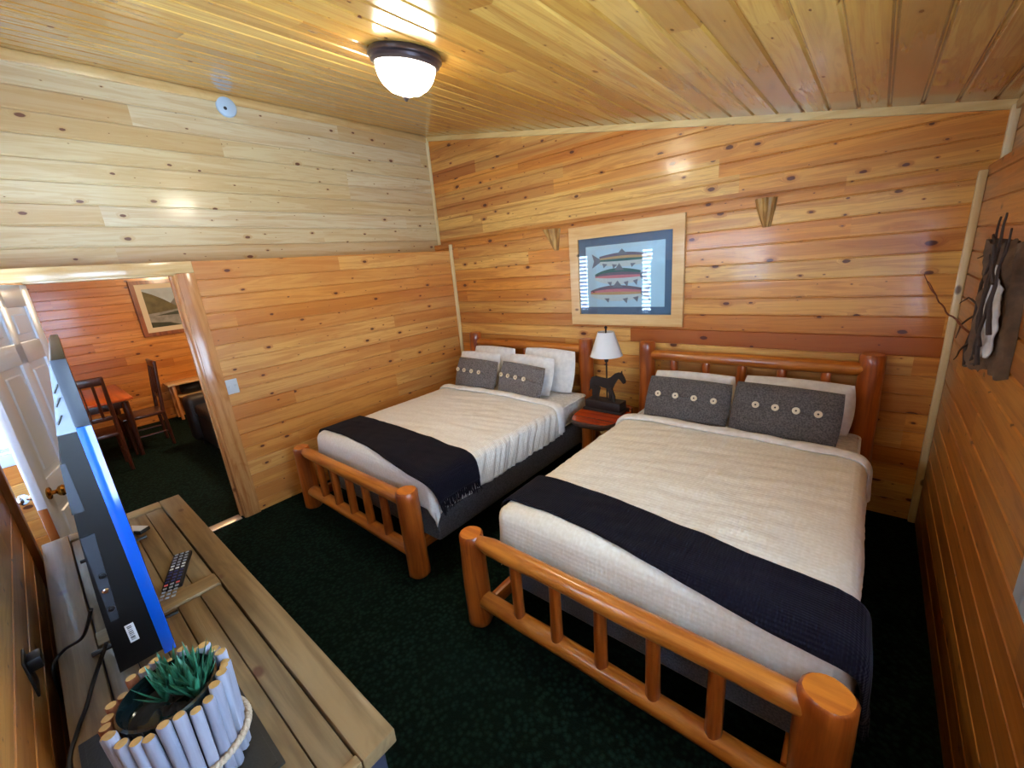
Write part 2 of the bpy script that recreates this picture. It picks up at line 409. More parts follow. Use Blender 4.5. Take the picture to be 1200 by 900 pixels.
# front wall behind the console, set back beside the doorway
FX0,FX1,FZ0,FZ1=1.40,2.70,1.30,2.05
b=MB()
panel(b,'X','Z','+Y',FY,.98,FX0,0,3.3,.126,.001); panel(b,'X','Z','+Y',FY,FX1,W+.1,0,2.95,.126,.001)
panel(b,'X','Z','+Y',FY,FX0,FX1,0,FZ0,.126,.001); panel(b,'X','Z','+Y',FY,FX0,FX1,FZ1,3.15,.126,.001)
NX0,NX1,NZ0,NZ1=.42,.955,.80,1.98
panel(b,'X','Z','+Y',-4.25,-.35,NX0,0,3.5,.126,.001); panel(b,'X','Z','+Y',-4.25,NX1,1.04,0,3.3,.126,.001)
panel(b,'X','Z','+Y',-4.25,NX0,NX1,0,NZ0,.126,.001); panel(b,'X','Z','+Y',-4.25,NX0,NX1,NZ1,3.4,.126,.001)
b.box(.98,1.04,-4.25,FY-.06,0,3.3)
struct(build('wall_front',b,M['w_front'],smooth=0))
# dining room shell
b=MB(); panel(b,'Y','Z','+X',-4.4,-3.95,.2,0,2.5,.126,.05); struct(build('wall_dining_far',b,M['w_din'],smooth=0))
b=MB()
panel(b,'X','Z','+Y',-3.88,-4.4,-.62,0,.86,.126,.05); panel(b,'X','Z','+Y',-3.88,-4.4,-.62,1.98,2.5,.126,.05)
panel(b,'X','Z','+Y',-3.88,-.2,-.12,0,2.5,.126,.05); panel(b,'X','Z','+Y',-3.88,-.62,-.2,0,.86,.126,.05); panel(b,'X','Z','+Y',-3.88,-.62,-.2,1.98,2.5,.126,.05)
panel(b,'X','Z','+Y',-3.88,-4.4,-.62-0.0,.86,1.98,.126,.05)
struct(build('wall_dining_front',b,M['w_dinx'],smooth=0))
b=MB(); panel(b,'X','Z','-Y',.2,-4.4,-.35,0,2.5,.126,.05); struct(build('wall_dining_back',b,M['w_dinx'],smooth=0))
b=MB(); b.box(-4.46,-.30,-3.95,.26,2.5,2.56); struct(build('ceiling_dining',b,M['w_dinx'],smooth=0))
# trims
tn=[0]
def trim(mb,mat,label=None):
    tn[0]+=1; return struct(build('trim_%d'%tn[0],mb,mat),label)
b=MB(); b.box(.0,.034,-.034,-.0005,0,LL+.07,.006); trim(b,M['trim'],'pale corner strip where the lower left and back walls meet')
b=MB(); b.box(UX,UX+.03,UY-.03,UY,LEDGE,CZ(UX)-.02,.006); trim(b,M['trim'])
b=MB(); b.box(W-.036,W,-.036,-.0005,0,LEDGE-.02,.006); trim(b,M['trim'],'pale corner strip between the back and right walls')
b=MB(); b.box(URX-.036,URX,UY-.036,UY,LEDGE,CZ(URX)-.02,.006); trim(b,M['trim'])
# sloping crown on the back wall
b=MB(); b.prism([(UX,UY,CZ(UX)-.045),(URX,UY,CZ(URX)-.045),(URX,UY,CZ(URX)),(UX,UY,CZ(UX))],(0,-.022,0)); trim(b,M['trimx'],'thin pale crown strip along the sloping ceiling')
b=MB(); b.box(UX,UX+.02,-4.2,UY,CZ(UX)-.07,CZ(UX)-.004,.005); trim(b,M['trimy'])
b=MB(); b.box(URX-.02,URX,FY,UY,CZ(URX)-.045,CZ(URX)-.002,.005); trim(b,M['trimy'])
# door casing: right leg, head, jamb linings, left leg
b=MB(); b.box(0,.022,OPR,OPR+.112,0,OPT+.0,.004); b.box(-.14,.012,OPR-.012,OPR+.012,0,OPT,.003); b.box(-.09,-.055,OPR-.028,OPR,0,OPT,.002)
trim(b,M['casing'],'wood casing on the right of the doorway')
b=MB(); b.box(0,.022,OPL-.10,OPR+.112,OPT,LL+.002,.004); b.box(-.14,.012,OPL,OPR,OPT-.012,OPT+.012,.003); trim(b,M['casingy'],'pale wood head casing above the doorway')
b=MB(); b.box(0,.02,OPL-.10,OPL,0,OPT,.004); b.box(-.14,.012,OPL-.012,OPL+.006,0,OPT,.003); trim(b,M['casing'])
b=MB(); b.box(.955,1.03,FY-.02,FY+.026,0,2.2,.006); trim(b,M['darktrim'],'brown upright trim at the end of the front wall')
b=MB(); b.box(-.10,.0,OPL+.02,OPR-.03,.0,.008,.003); trim(b,M['threshold'],'pale metal strip across the doorway floor')

# windows with daylight panes and blinds
def window(num, horiz, pos, a0,a1,z0,z1, face, label):
    """horiz: axis of the wall run; pos: wall plane; face: +1/-1 direction into the room on the other axis"""
    def bx(mb,A0,A1,D0,D1,Z0,Z1,bev=.004):
        D=sorted((pos+face*D0,pos+face*D1))
        if horiz=='X': mb.box(A0,A1,D[0],D[1],Z0,Z1,bev)
        else: mb.box(D[0],D[1],A0,A1,Z0,Z1,bev)
    fr=MB(); w=.06
    bx(fr,a0-w,a0+.015,-.05,.008,z0-w,z1+w); bx(fr,a1-.015,a1+w,-.05,.008,z0-w,z1+w); bx(fr,a0,a1,-.05,.008,z0-w,z0+.015); bx(fr,a0,a1,-.05,.008,z1-.015,z1+w)
    o=struct(build('window_%d'%num,fr,M['white']),label)
    p=MB(); bx(p,a0,a1,-.07,-.055,z0,z1,0); build('window_pane',p,M['day'],o)
    bl=MB(); n=int((z1-z0)/.07)
    for i in range(n):
        z=z0+.035+i*(z1-z0-.03)/n
        D0,D1=-.049,-.006
        d0,d1=pos+face*D0,pos+face*D1
        for q in range(1):
            if horiz=='X': vs=[(a0+.02,d0,z-.019),(a1-.02,d0,z-.019),(a1-.02,d1,z+.019),(a0+.02,d1,z+.019)]
            else: vs=[(d0,a0+.02,z-.019),(d0,a1-.02,z-.019),(d1,a1-.02,z+.019),(d1,a0+.02,z+.019)]
            bl.prism(vs,(0,0,.0025))
    return o,bl
def blind(args,label):
    o,bl=window(*args); bo=build('window_blind',bl,M['whiteblind'],smooth=0,loc=bl.v[0]); tag(bo,label,'blind')
blind((1,'X',FY,FX0,FX1,FZ0,FZ1,1,'added unseen window above the console, for light from the front'),'white slatted blind in the added window above the console')  # unseen window added to light the left wall and ceiling from the front
blind((2,'Y',W,RW0,RW1,RZ0,RZ1,-1,'white framed window on the right wall'),'white slatted blind in the right wall window')
blind((3,'Y',0,-4.12,-3.73,1.03,1.92,1,'small window beside the open door'),'white slatted blind in the small window beside the open door')
blind((4,'X',-3.88,-.60,-.22,.90,1.95,1,'white framed window in the dining room front wall'),'white slatted blind in the dining room window')

blind((5,'X',-4.25,NX0,NX1,NZ0,NZ1,1,'white framed window in the entry nook'),'white slatted blind in the entry nook window')
# six panel door, swung open into the room
Md=Matrix.Translation((.045,-3.462,0))@Matrix.Rotation(math.radians(-17.5),4,'Z')
DW,DH=.80,2.02
b=MB(); b.box(0,DW,-.030,-.010,.012,DH,0,M=Md)
stiles=[(0,.105),(.355,.445),(DW-.105,DW)]
rows=[(.24,.86),(1.02,1.60),(1.71,1.90)]
for s0,s1 in stiles: b.box(s0,s1,-.04,0,.012,DH,.003,M=Md)
zz=[.012]+[q for r in rows for q in r]+[DH]
for i in range(0,len(zz),2): b.box(.1,DW-.1,-.04,0,zz[i],zz[i+1],.003,M=Md)
for (z0,z1) in rows:
    for (x0,x1) in ((.105,.355),(.445,DW-.105)):
        b.box(x0+.035,x1-.035,-.036,-.004,z0+.035,z1-.035,.012,M=Md,seg=1)
dr=struct(build('door_1',b,M['white']),'white six panel door standing open at the doorway')
b=MB(); b.box(DW,DW+.004,-.037,-.003,.03,.90,.001,M=Md); e=build('edge_strip',b,M['darktrim'],dr); e['label']='brown lower edge of the door'  # brown strip over the lower part of the free edge
for sgn in (1,-1):
    b=MB(); K=Md@Matrix.Translation((DW-.065,-.02+sgn*.02,.955))@Matrix.Rotation(-sgn*PI/2,4,'X')
    b.lathe([(.0,0),(.032,0),(.032,.006),(.012,.012),(.011,.03),(.026,.042),(.03,.055),(.024,.066),(0,.07)],n=20,M=K)
    build('door_knob',b,M['brass'] if sgn==1 else M['chrome'],dr)
for hz in (.25,1.0,1.78):
    b=MB(); b.tube([Md@V((.006,-.044,hz-.045)),Md@V((.006,-.044,hz+.045))],.006,8); build('hinge',b,M['brass'],dr)

# ------------------------------------------------------------------ ceiling light
lx,ly=1.94,-1.93
nrm=V((.193,0,1)).normalized(); 
Mr=V((0,0,1)).rotation_difference(nrm).to_matrix().to_4x4()
base=V((lx,ly,CZ(lx)))
T=Matrix.Translation(base-nrm*.001)@Mr
cl=empty('ceiling_light',tuple(base),'lit frosted glass ceiling light with a dark bronze rim','ceiling light')
b=MB(); b.lathe([(0,0),(.178,0),(.186,-.012),(.186,-.026),(.176,-.034),(.174,-.046),(.16,-.058),(.146,-.058),(.146,-.02),(0,-.02)],n=40,M=T); build('rim',b,M['bronze'],cl)
b=MB(); b.lathe([(.150,-.05),(.150,-.075),(.138,-.11),(.112,-.145),(.075,-.170),(.03,-.182),(0,-.184)],n=40,M=T); build('glass_bowl',b,M['bowl'],cl)
b=MB(); b.lathe([(0,-.182),(.016,-.184),(.018,-.192),(.010,-.20),(.006,-.208),(0,-.21)],n=16,M=T); build('finial',b,M['bronze'],cl)
# smoke detector on the upper left wall
K=Matrix.Translation((UX,-2.005,3.315))@Matrix.Rotation(PI/2,4,'Y')
sd=empty('smoke_detector',(UX,-2.005,3.315),'round pale blue smoke detector high on the left wall','smoke detector')
b=MB(); b.lathe([(0,0),(.072,0),(.074,.012),(.07,.026),(.058,.034),(0,.036)],n=32,M=K); build('cover',b,M['smoke'],sd)
b=MB(); b.lathe([(0,.035),(.012,.036),(.013,.039),(0,.041)],n=14,M=K@Matrix.Translation((.018,-.02,0))); build('test_button',b,M['tvgrey'],sd)
# light switch
ls=empty('light_switch',(0,-2.562,1.134),'pale double light switch plate beside the door casing','light switch')
b=MB(); b.box(.0005,.007,-2.604,-2.520,1.074,1.194,.003); build('plate',b,M['switch'],ls)
for dy in (-.022,.022):
    b=MB(); b.box(.006,.018,-2.562+dy-.006,-2.562+dy+.006,1.124,1.147,.002); build('toggle',b,M['switch'],ls)

# ------------------------------------------------------------------ log brackets on the back wall
def bracket(x0,x1,xb,zb,label):
    rows=[]
    n=14
    def prof(t,w):
        cx=(x0+x1)/2*(1-t)+xb*t; hw=(x1-x0)/2*(1-t)+.022*t; dp=.085*(1-t)+.022*t
        z=LEDGE-.004+(zb-LEDGE)*t
        a=PI*w
        r=1+.16*noise.noise(V((w*9,t*1.2,x0*5)))+.10*math.sin(w*26+t*2)
        return V((cx-math.cos(a)*hw*r,-.0008-math.sin(a)*dp*r,z))
    b=MB(); b.grid(prof,n,28)
    for t in (0,1):
        b.add([prof(t,w/28) for w in range(29)],[tuple(range(29))])
    return tag(build('shelf_bracket',b,M['bracket'],loc=((x0+x1)/2,0,LEDGE)),label,'bracket','log brackets under the back wall ledge')
bracket(1.385,1.56,1.51,2.0,'split log bracket under the ledge just left of the fish picture')
bracket(3.205,3.335,3.285,2.01,'split log bracket under the ledge to the right of the fish picture')

# ------------------------------------------------------------------ framed fish print
px0,px1,pz0,pz1=1.672,2.735,1.287,2.178; ix0,ix1,iz0,iz1=1.765,2.642,1.385,2.068
pf=empty('framed_picture',(2.2,0,pz0),'pine framed fish print between the two log brackets','picture')
def miter(mb,x0,x1,z0,z1,i0,i1,j0,j1,y0,y1):
    o=[(x0,z0),(x1,z0),(x1,z1),(x0,z1)]; i=[(i0,j0),(i1,j0),(i1,j1),(i0,j1)]
    for k in range(4):
        q=[o[k],o[(k+1)%4],i[(k+1)%4],i[k]]
        mb.prism([(x,y1,z) for x,z in q],(0,y0-y1,0))
b=MB(); miter(b,px0,px1,pz0,pz1,ix0,ix1,iz0,iz1,-.032,-.0008); 
build('frame',b,M['picframe'],pf,smooth=20)
b=MB(); b.box(ix0-.01,ix1+.01,-.012,-.006,iz0-.01,iz1+.01); build('mat_board',b,M['mat'],pf)
b=MB(); b.box(1.838,2.578,-.014,-.0125,1.452,1.997); build('paper',b,M['paper'],pf)
def fish(x0,x1,zc,h,mats,head,dy,drop=0.0):
    """flat printed trout; head=+1 points right"""
    b=MB(); N=24; L=x1-x0
    def half(t): return h*(math.sin(PI*min(1,t*.93+.03))**.75*(1-.35*t) + .10*(t>.9)*0)
    top=[];bot=[]
    bands=[(1,.55,0),(.55,.18,1),(.18,-.2,5),(-.2,-1,2)]
    def X(t): return x0+L*(1-t) if head>0 else x0+L*t
    for (u0,u1,mi) in bands:
        vs=[];fs=[]
        for i in range(N+1):
            t=.0+i/N*.86; hh=half(t)+.012
            zc2=zc+drop*(t-.4)
            vs+= [(X(t),-.0148,zc2+u0*hh),(X(t),-.0148,zc2+u1*hh)]
        for i in range(N): fs.append((2*i,2*i+1,2*i+3,2*i+2))
        b.add(vs,fs,mi)
    zt=zc+drop*(.86-.4)
    b.add([(X(.85),-.0149,zt+.014),(X(.85),-.0149,zt-.014),(X(1.0),-.0149,zt-h*1.1),(X(.96),-.0149,zt),(X(1.0),-.0149,zt+h*1.1)],[(0,1,2,3),(0,3,4)],3)   # tail
    b.add([(X(.38),-.0149,zc+half(.38)*.9),(X(.47),-.0149,zc+half(.4)+h*.75),(X(.56),-.0149,zc+half(.56)*.9)],[(0,1,2)],3)        # dorsal
    for q in (.24,.55,.72):
        b.add([(X(q),-.0149,zc-half(q)*.9),(X(q+.07),-.0149,zc-half(q)-h*.5),(X(q+.09),-.0149,zc-half(q+.09)*.8)],[(0,1,2)],3)
    b.add([(X(.055)+math.cos(a*PI/4)*.006,-.0151,zc+h*.2+math.sin(a*PI/4)*.006) for a in range(8)],[tuple(range(8))],4)
    return build('printed_trout',b,mats,pf,smooth=0,fix=False)
fish(1.90,2.46,1.865,.058,[M['fish_back2'],M['fish_tan'],M['fish_belly'],M['fish_fin'],M['black'],M['fish_back']],1,0)
fish(1.93,2.44,1.722,.072,[M['fish_back'],M['fish_back2'],M['fish_belly'],M['fish_fin'],M['black'],M['fish_pink']],-1,0)
fish(1.88,2.46,1.575,.070,[M['fish_back2'],M['fish_pink'],M['fish_belly'],M['fish_fin'],M['black'],M['fish_tan']],-1,0)
b=MB(); b.box(ix0-.004,ix1+.004,-.0215,-.0200,iz0-.004,iz1+.004); build('glass',b,M['glass'],pf,smooth=0)

# ------------------------------------------------------------------ bark wall art on the right wall
ba=empty('bark_wall_art',(W,-1.13,1.40),'hollow grey bark slab wall hanging tangled with dark twigs','wall art')
def barkshell(u,v,r0=.105,inn=False):
    z=1.36+v*.50; w=.92+.18*noise.noise(V((v*3,1,2)))
    a=PI*(u*1.0); r=r0*w*(1+.16*noise.noise(V((u*6,v*7,3))))
    if inn: r*=.72
    yc=-1.13-.05*(v-.5)
    return V((W-.004-(.02+(math.sin(a)**.6)*r*.85 if not inn else .02+math.sin(a)*r*.25),yc+math.cos(a)*r*1.15,z+.02*noise.noise(V((u*5,v*3,9)))))
b=MB()
NU,NV=30,26
# trough: two raised bark lips with a sunken pale middle
def shell(u,v):
    lip=math.exp(-((u-.16)/.13)**2)+math.exp(-((u-.86)/.13)**2)
    yc=-1.24-.11*(.5-v)
    wd=.105*(.80+.30*math.sin(PI*min(1,max(0,v*.9+.08)))+.16*noise.noise(V((v*4,u*2,1))))
    u_=1-u; d=(.085*min(1,u_/.10)*(1-u_)**.8+.008)*(1+.22*noise.noise(V((u*7,v*7,2))))+.008*noise.noise(V((u*14,v*16,5)))+.012*math.exp(-((u_-.9)/.06)**2)
    if u<.001 or u>.999: d=.001
    return V((W-d,yc+(u-.5)*2*wd,1.37+v*.46+.03*noise.noise(V((u*6,v*2,7)))))
b.grid(shell,NU,NV)
build('bark_slab',b,M['barkgrey'],ba)
def pale(u,v):
    w=(.10+.10*(1-v))*math.sin(PI*(.08+.86*v))**.5
    uu=.42+(u-.5)*2*w*1.25; vv=.13+v*.70
    p=shell(uu,vv); return V((p.x-.010,p.y-.004,p.z))
b=MB(); b.grid(pale,14,24); p=build('pale_inner_wood',b,M['barkwhite'],ba,solid=.006); p['label']='pale grey inner face of the bark'
random.seed(3)
def twig(pts,r,mat='twig'):
    b=MB(); P=[V(p) for p in pts]; Q=[]
    for i in range(len(P)-1):
        for k in range(6):
            q=P[i].lerp(P[i+1],k/6); q=V((W-.045-(W-q.x)*.5,-1.235+(q.y+1.13)*.95,q.z)); Q.append(q+V((noise.noise(q*14)*.6,noise.noise(q*14+V((5,0,0))),noise.noise(q*14+V((0,7,0)))))*.012)
    q=P[-1]; Q.append(V((W-.045-(W-q.x)*.5,-1.235+(q.y+1.13)*.95,q.z))); n=len(Q)
    b.tube(Q,[.75*r*(1-.6*i/(n-1)) for i in range(n)],7); build('twig',b,M[mat],ba)
X=W-.06
twig([(X,-1.22,1.40),(X-.02,-1.16,1.60),(X-.01,-1.20,1.84),(X-.02,-1.23,1.93)],.010)
twig([(X,-1.05,1.43),(X-.015,-1.00,1.62),(X,-1.06,1.80),(X-.02,-1.14,1.92)],.010)
twig([(X-.01,-1.24,1.48),(X-.02,-1.13,1.56),(X-.01,-1.12,1.70),(X,-1.00,1.80),(X-.03,-.88,1.77)],.008)
twig([(X,-1.10,1.38),(X-.02,-1.20,1.50),(X,-1.24,1.74),(X-.02,-1.36,1.88)],.009)
twig([(X,-1.00,1.50),(X-.01,-.97,1.42),(X-.02,-1.05,1.36),(X,-1.18,1.39)],.011)
twig([(X,-.99,1.60),(X-.04,-.90,1.62),(X-.06,-.80,1.58)],.006)
twig([(X,-.98,1.56),(X-.05,-.90,1.50),(X-.06,-.88,1.44)],.006)
twig([(X,-1.02,1.45),(X-.04,-.95,1.40),(X-.05,-.90,1.35)],.006)
twig([(X,-1.00,1.48),(X-.12,-.82,1.53),(X-.20,-.66,1.60),(X-.26,-.58,1.66)],.006,'twigred')
twig([(X-.20,-.66,1.60),(X-.27,-.68,1.66),(X-.30,-.66,1.70)],.004,'twigred')
twig([(X-.02,-1.26,1.70),(X-.03,-1.18,1.82),(X-.02,-1.08,1.86),(X,-.98,1.83)],.009)
twig([(X,-1.28,1.52),(X-.015,-1.26,1.66),(X-.01,-1.29,1.84)],.011)

# ------------------------------------------------------------------ beds
def logtube(mb,p0,p1,r0,r1,n=16,k=9,wob=.10,seed=0.,taper0=0,taper1=0,capm=None,bulge=0.0,cham=.012):
    p0,p1=V(p0),V(p1); L=(p1-p0).length; pts=[];rad=[]
    ts=[0,cham/L]+[i/k for i in range(1,k)]+[1-cham/L,1]
    for t in ts:
        r=r0+(r1-r0)*t
        e=1.0
        if t in (0,1): e=.86
        if taper0 and t<taper0/L: e*=.62+.38*(t*L/taper0)
        if taper1 and (1-t)<taper1/L: e*=.62+.38*((1-t)*L/taper1)
        pts.append(p0.lerp(p1,t)); rad.append(r*e)
    mb.tube(pts,rad,n,wob=wob,seed=seed,capm=capm)
def make_bed(name,xl,xr,yf,hl,hr,yh,label,seed,rl=.070,rr=.070,ht=1.17):
    bed=empty(name,((xl+xr)/2,(yf+yh)/2,0),label,'bed frame','log bed frames')
    s=[seed]
    def L(nm,p0,p1,r0,r1,mat,**kw):
        b=MB(); s[0]+=1.7; logtube(b,p0,p1,r0,r1,seed=s[0],capm=1,**kw); return build(nm,b,[M[mat],M['logend']],bed,smooth=50)
    L('foot_post',(xl,yf,0),(xl,yf,.565),rl,rl*.94,'logz',n=20,wob=.12); L('foot_post',(xr,yf,0),(xr,yf,.615),rr,rr*.96,'logz',n=20,wob=.12)
    L('head_post',(hl,yh,0),(hl,yh,ht),.078,.068,'logz',n=20,wob=.2,k=16); L('head_post',(hr,yh,0),(hr,yh,ht-.01),.076,.066,'logz',n=20,wob=.2,k=16)
    L('foot_rail',(xl+.04,yf,.535),(xr-.04,yf,.535),.044,.046,'logx',n=16,k=14,wob=.12,taper0=.08)
    L('foot_rail',(xl+.04,yf,.165),(xr-.04,yf,.155),.046,.044,'logx',n=16,k=14,wob=.12)
    L('head_rail',(hl+.04,yh,1.055),(hr-.03,yh,1.06),.044,.048,'logx',n=16,k=14,wob=.12)
    L('head_rail',(hl+.04,yh,.40),(hr-.03,yh,.40),.044,.048,'logx',n=16,k=14,wob=.12)
    for i in range(5):
        t=(i+1)/6
        x=xl+.07+(xr-xl-.14)*t
        L('spindle',(x,yf,.175),(x,yf,.515),.030,.028,'logz',n=12,k=6,wob=.12)
        x=hl+(hr-hl)*(.155+i*.1725)
        L('spindle',(x,yh,.41),(x,yh,1.035),.034,.032,'logz',n=12,k=8,wob=.2)
    for x in (xl+.075,xr-.075):
        b=MB(); b.box(x-.02,x+.02,yf+.05,yh-.05,.10,.178,.006); build('side_rail',b,M['logy'],bed)
    return bed
make_bed('log_bed',.35,1.84,-2.285,.365,1.86,-.105,'honey log bed frame nearer the doorway, beside the left wall',1.0)
make_bed('log_bed',2.435,3.945,-2.320,2.47,3.965,-.105,'honey log bed frame nearer the right wall, under the dark cushions',20.0,rr=.078)

def rbox(mb,x0,x1,y0,y1,z0,z1,r=.05,seg=4): mb.box(x0,x1,y0,y1,z0,z1,r,seg=seg)
def drape(mb,x0,x1,y0,y1,zt,r,ovl,ovr,ovf,flare=.05,nu=110,nv=110,skew=None,wr=.004,wave=.010,seed=0.0,hem=.0,off=0.0,wavek=34,sidewr=0,lift=0):
    """cloth over a bed: flat on top of the rectangle, rolled over its edges and hanging"""
    A0,A1=x0-ovl,x1+ovr; B0,B1=y0-ovf,y1
    x0-=off;x1+=off;y0-=off
    def f(s,t):
        u=A0+(A1-A0)*s; v=B0+(B1-B0)*t
        if skew: v+=skew(s,t)
        du=min(0,u-x0)+max(0,u-x1); dv=min(0,v-y0)
        e=math.hypot(du,dv); bu=min(max(u,x0),x1); bv=max(v,y0)
        crown=.018*math.sin(PI*min(1,max(0,(bu-x0)/(x1-x0))))**.5
        if e<1e-9:
            z=zt+off+crown+wr*noise.noise(V((u*5,v*5,seed)))+wr*.5*noise.noise(V((u*13+v*6,v*9,seed+4)))+wr*.9*noise.noise(V((u*2.2+v*5,v*16-u*4,seed+8)))
            return V((u,v,z))
        nx,ny=du/e,dv/e; q=PI/2*r
        if e<q: hx=r*math.sin(e/r); dz=r*(1-math.cos(e/r)); hang=0
        else: hang=e-q; hx=r+flare*hang; dz=r+hang*.995
        al=(v if abs(nx)>abs(ny) else u)
        w=wave*min(1,hang/.12)*(math.sin(al*wavek+seed+1.5*noise.noise(V((al*3,seed,0))))+.6*noise.noise(V((al*11,hang*3,seed))))
        if sidewr and abs(nx)>.9:
            w+=sidewr*min(1,e/.1)*noise.noise(V((v*26+e*10,e*2.5,seed+3)))
        hx+=w+lift*min(1,e/.12)+.004*noise.noise(V((al*8,hang*8,seed)))
        dz*=1-hem*noise.noise(V((al*4,0,seed)))
        return V((bu+nx*hx,bv+ny*hx,zt+off+crown*(1-min(1,e/q))-dz+wr*.6*noise.noise(V((u*5,v*5,seed)))*(1 if e<q else 0)))
    mb.grid(f,nu,nv)
    return f
def pillow(mb,w,h,th,M4,seed=0.,n=30,wr=.05,pinch=.10,sag=0.0,ridge=None):
    for side in (1,-1):
        def f(s,t):
            a=s*2-1;c=t*2-1
            k=(max(0,1-abs(a)**3.2)**.55)*(max(0,1-abs(c)**3.2)**.55)
            px=a*w/2*(1-pinch*(c*c)*.5*(1-abs(a)**8*.0)); pz=c*h/2*(1-pinch*(a*a)*.5)
            y=side*th/2*k*(1+wr*3*noise.noise(V((a*2.2,c*2.2,seed+side))))+wr*.06*noise.noise(V((a*6+c*2,c*5,seed)))*k
            if ridge is not None: y-=side*.010*math.exp(-((c-ridge)/.05)**2)*k*(1 if side<0 else 0)
            pz-=sag*h*(1-abs(c))*0+sag*.04*math.cos(a*PI*1.0)*(c>0)*c
            return M4@V((px,y,pz))
        mb.grid(f,n,n)
def place(x,y,z,h,lean,yaw=0.,roll=0.):
    """bottom-edge centre at (x,y,z); lean back toward +y"""
    return Matrix.Translation((x,y,z))@Matrix.Rotation(math.radians(yaw),4,'Z')@Matrix.Rotation(-math.radians(lean),4,'X')@Matrix.Rotation(math.radians(roll),4,'Y')@Matrix.Translation((0,0,h/2))

def cushion(x,y,z,w,h,lean,yaw,roll,nb,mat,label,b0=-.8,b1=.72,seed=0.):
    M4=place(x,y,z,h,lean,yaw,roll); th=.11
    root=empty('button_cushion',(x,y,z),label,'cushion','grey button cushions')
    b=MB(); pillow(b,w,h,th,M4,seed,ridge=.12,pinch=.06,wr=.03); build('cover',b,M[mat],root,smooth=60)
    def surf(a,c):
        k=(max(0,1-abs(a)**3.2)**.55)*(max(0,1-abs(c)**3.2)**.55)
        px=a*w/2*(1-.06*c*c*.5); pz=c*h/2*(1-.06*a*a*.5)
        return V((px,-th/2*k*(1+.09*noise.noise(V((a*2.2,c*2.2,seed-1))))-.0,pz))
    # overlapping flap edge
    b=MB(); pts=[];N=26
    for i in range(N+1):
        a=-.96+1.92*i/N; p=surf(a,.06); pts.append(M4@(p+V((0,.004,0))))
    b.tube(pts,.0065,6); build('placket',b,M[mat],root)
    for i in range(nb):
        a=b0+(b1-b0)*i/(nb-1) if nb>1 else 0
        p=surf(a,.15); K=M4@Matrix.Translation(p+V((0,-.003,0)))@Matrix.Rotation(PI/2,4,'X')
        b=MB(); b.lathe([(.006,0),(.006,.004),(.012,.006),(.021,.006),(.022,.003),(.022,-.004),(.006,-.004)],n=18,M=K)
        bt=build('button',b,M['button'],root)
        b=MB(); b.lathe([(0,.003),(.007,.0032),(.007,.0),(0,.0)],n=12,M=K); build('button_centre',b,M['button_hole'],bt)
    return root
def wpillow(x,y,z,w,h,lean,yaw,label,seed,group,th=.14):
    M4=place(x,y,z,h,lean,yaw,0); b=MB(); pillow(b,w,h,th,M4,seed,wr=.06,pinch=.12)
    return tag(build('pillow',b,M['pillow'],loc=(x,y,z),smooth=70),label,'pillow',group)

def dress(x0,x1,y0,zs,label_n,spreadmat,seed,hemr,hemf,foldy,right_hang,foldlab):
    y1=-.20
    b=MB(); rbox(b,x0+.022,x1-.022,y0+.02,y1,.185,.425,.03); tag(build('box_spring',b,M['box'],loc=((x0+x1)/2,-1.2,.185),smooth=50),'dark grey fabric box spring on the '+label_n,'box spring','grey box springs')
    m=empty('mattress',((x0+x1)/2,-1.2,.43),'white mattress on the '+label_n,'mattress','white mattresses')
    b=MB(); rbox(b,x0+.034,x1-.034,y0+.03,y1,.43,zs-.012,.06,5); build('body',b,M['mattress'],m,smooth=50)
    for z in (.455,zs-.035):
        b=MB(); k=.008; r=.05; pts=[]
        for cx,cy,a0 in ((x1-.032-r,y1-r,0),(x0+.032+r,y1-r,90),(x0+.032+r,y0+.03+r,180),(x1-.032-r,y0+.03+r,270)):
            for q in range(5):
                a=math.radians(a0+q*22.5); pts.append((cx+(r-.004)*math.cos(a),cy+(r-.004)*math.sin(a),z))
        pts.append(pts[0]); b.tube(pts,.007,6); build('piping',b,M['sheet'],m)

def make_bedding(x0,x1,y0,zs,seed):
    pass

ZS=.665
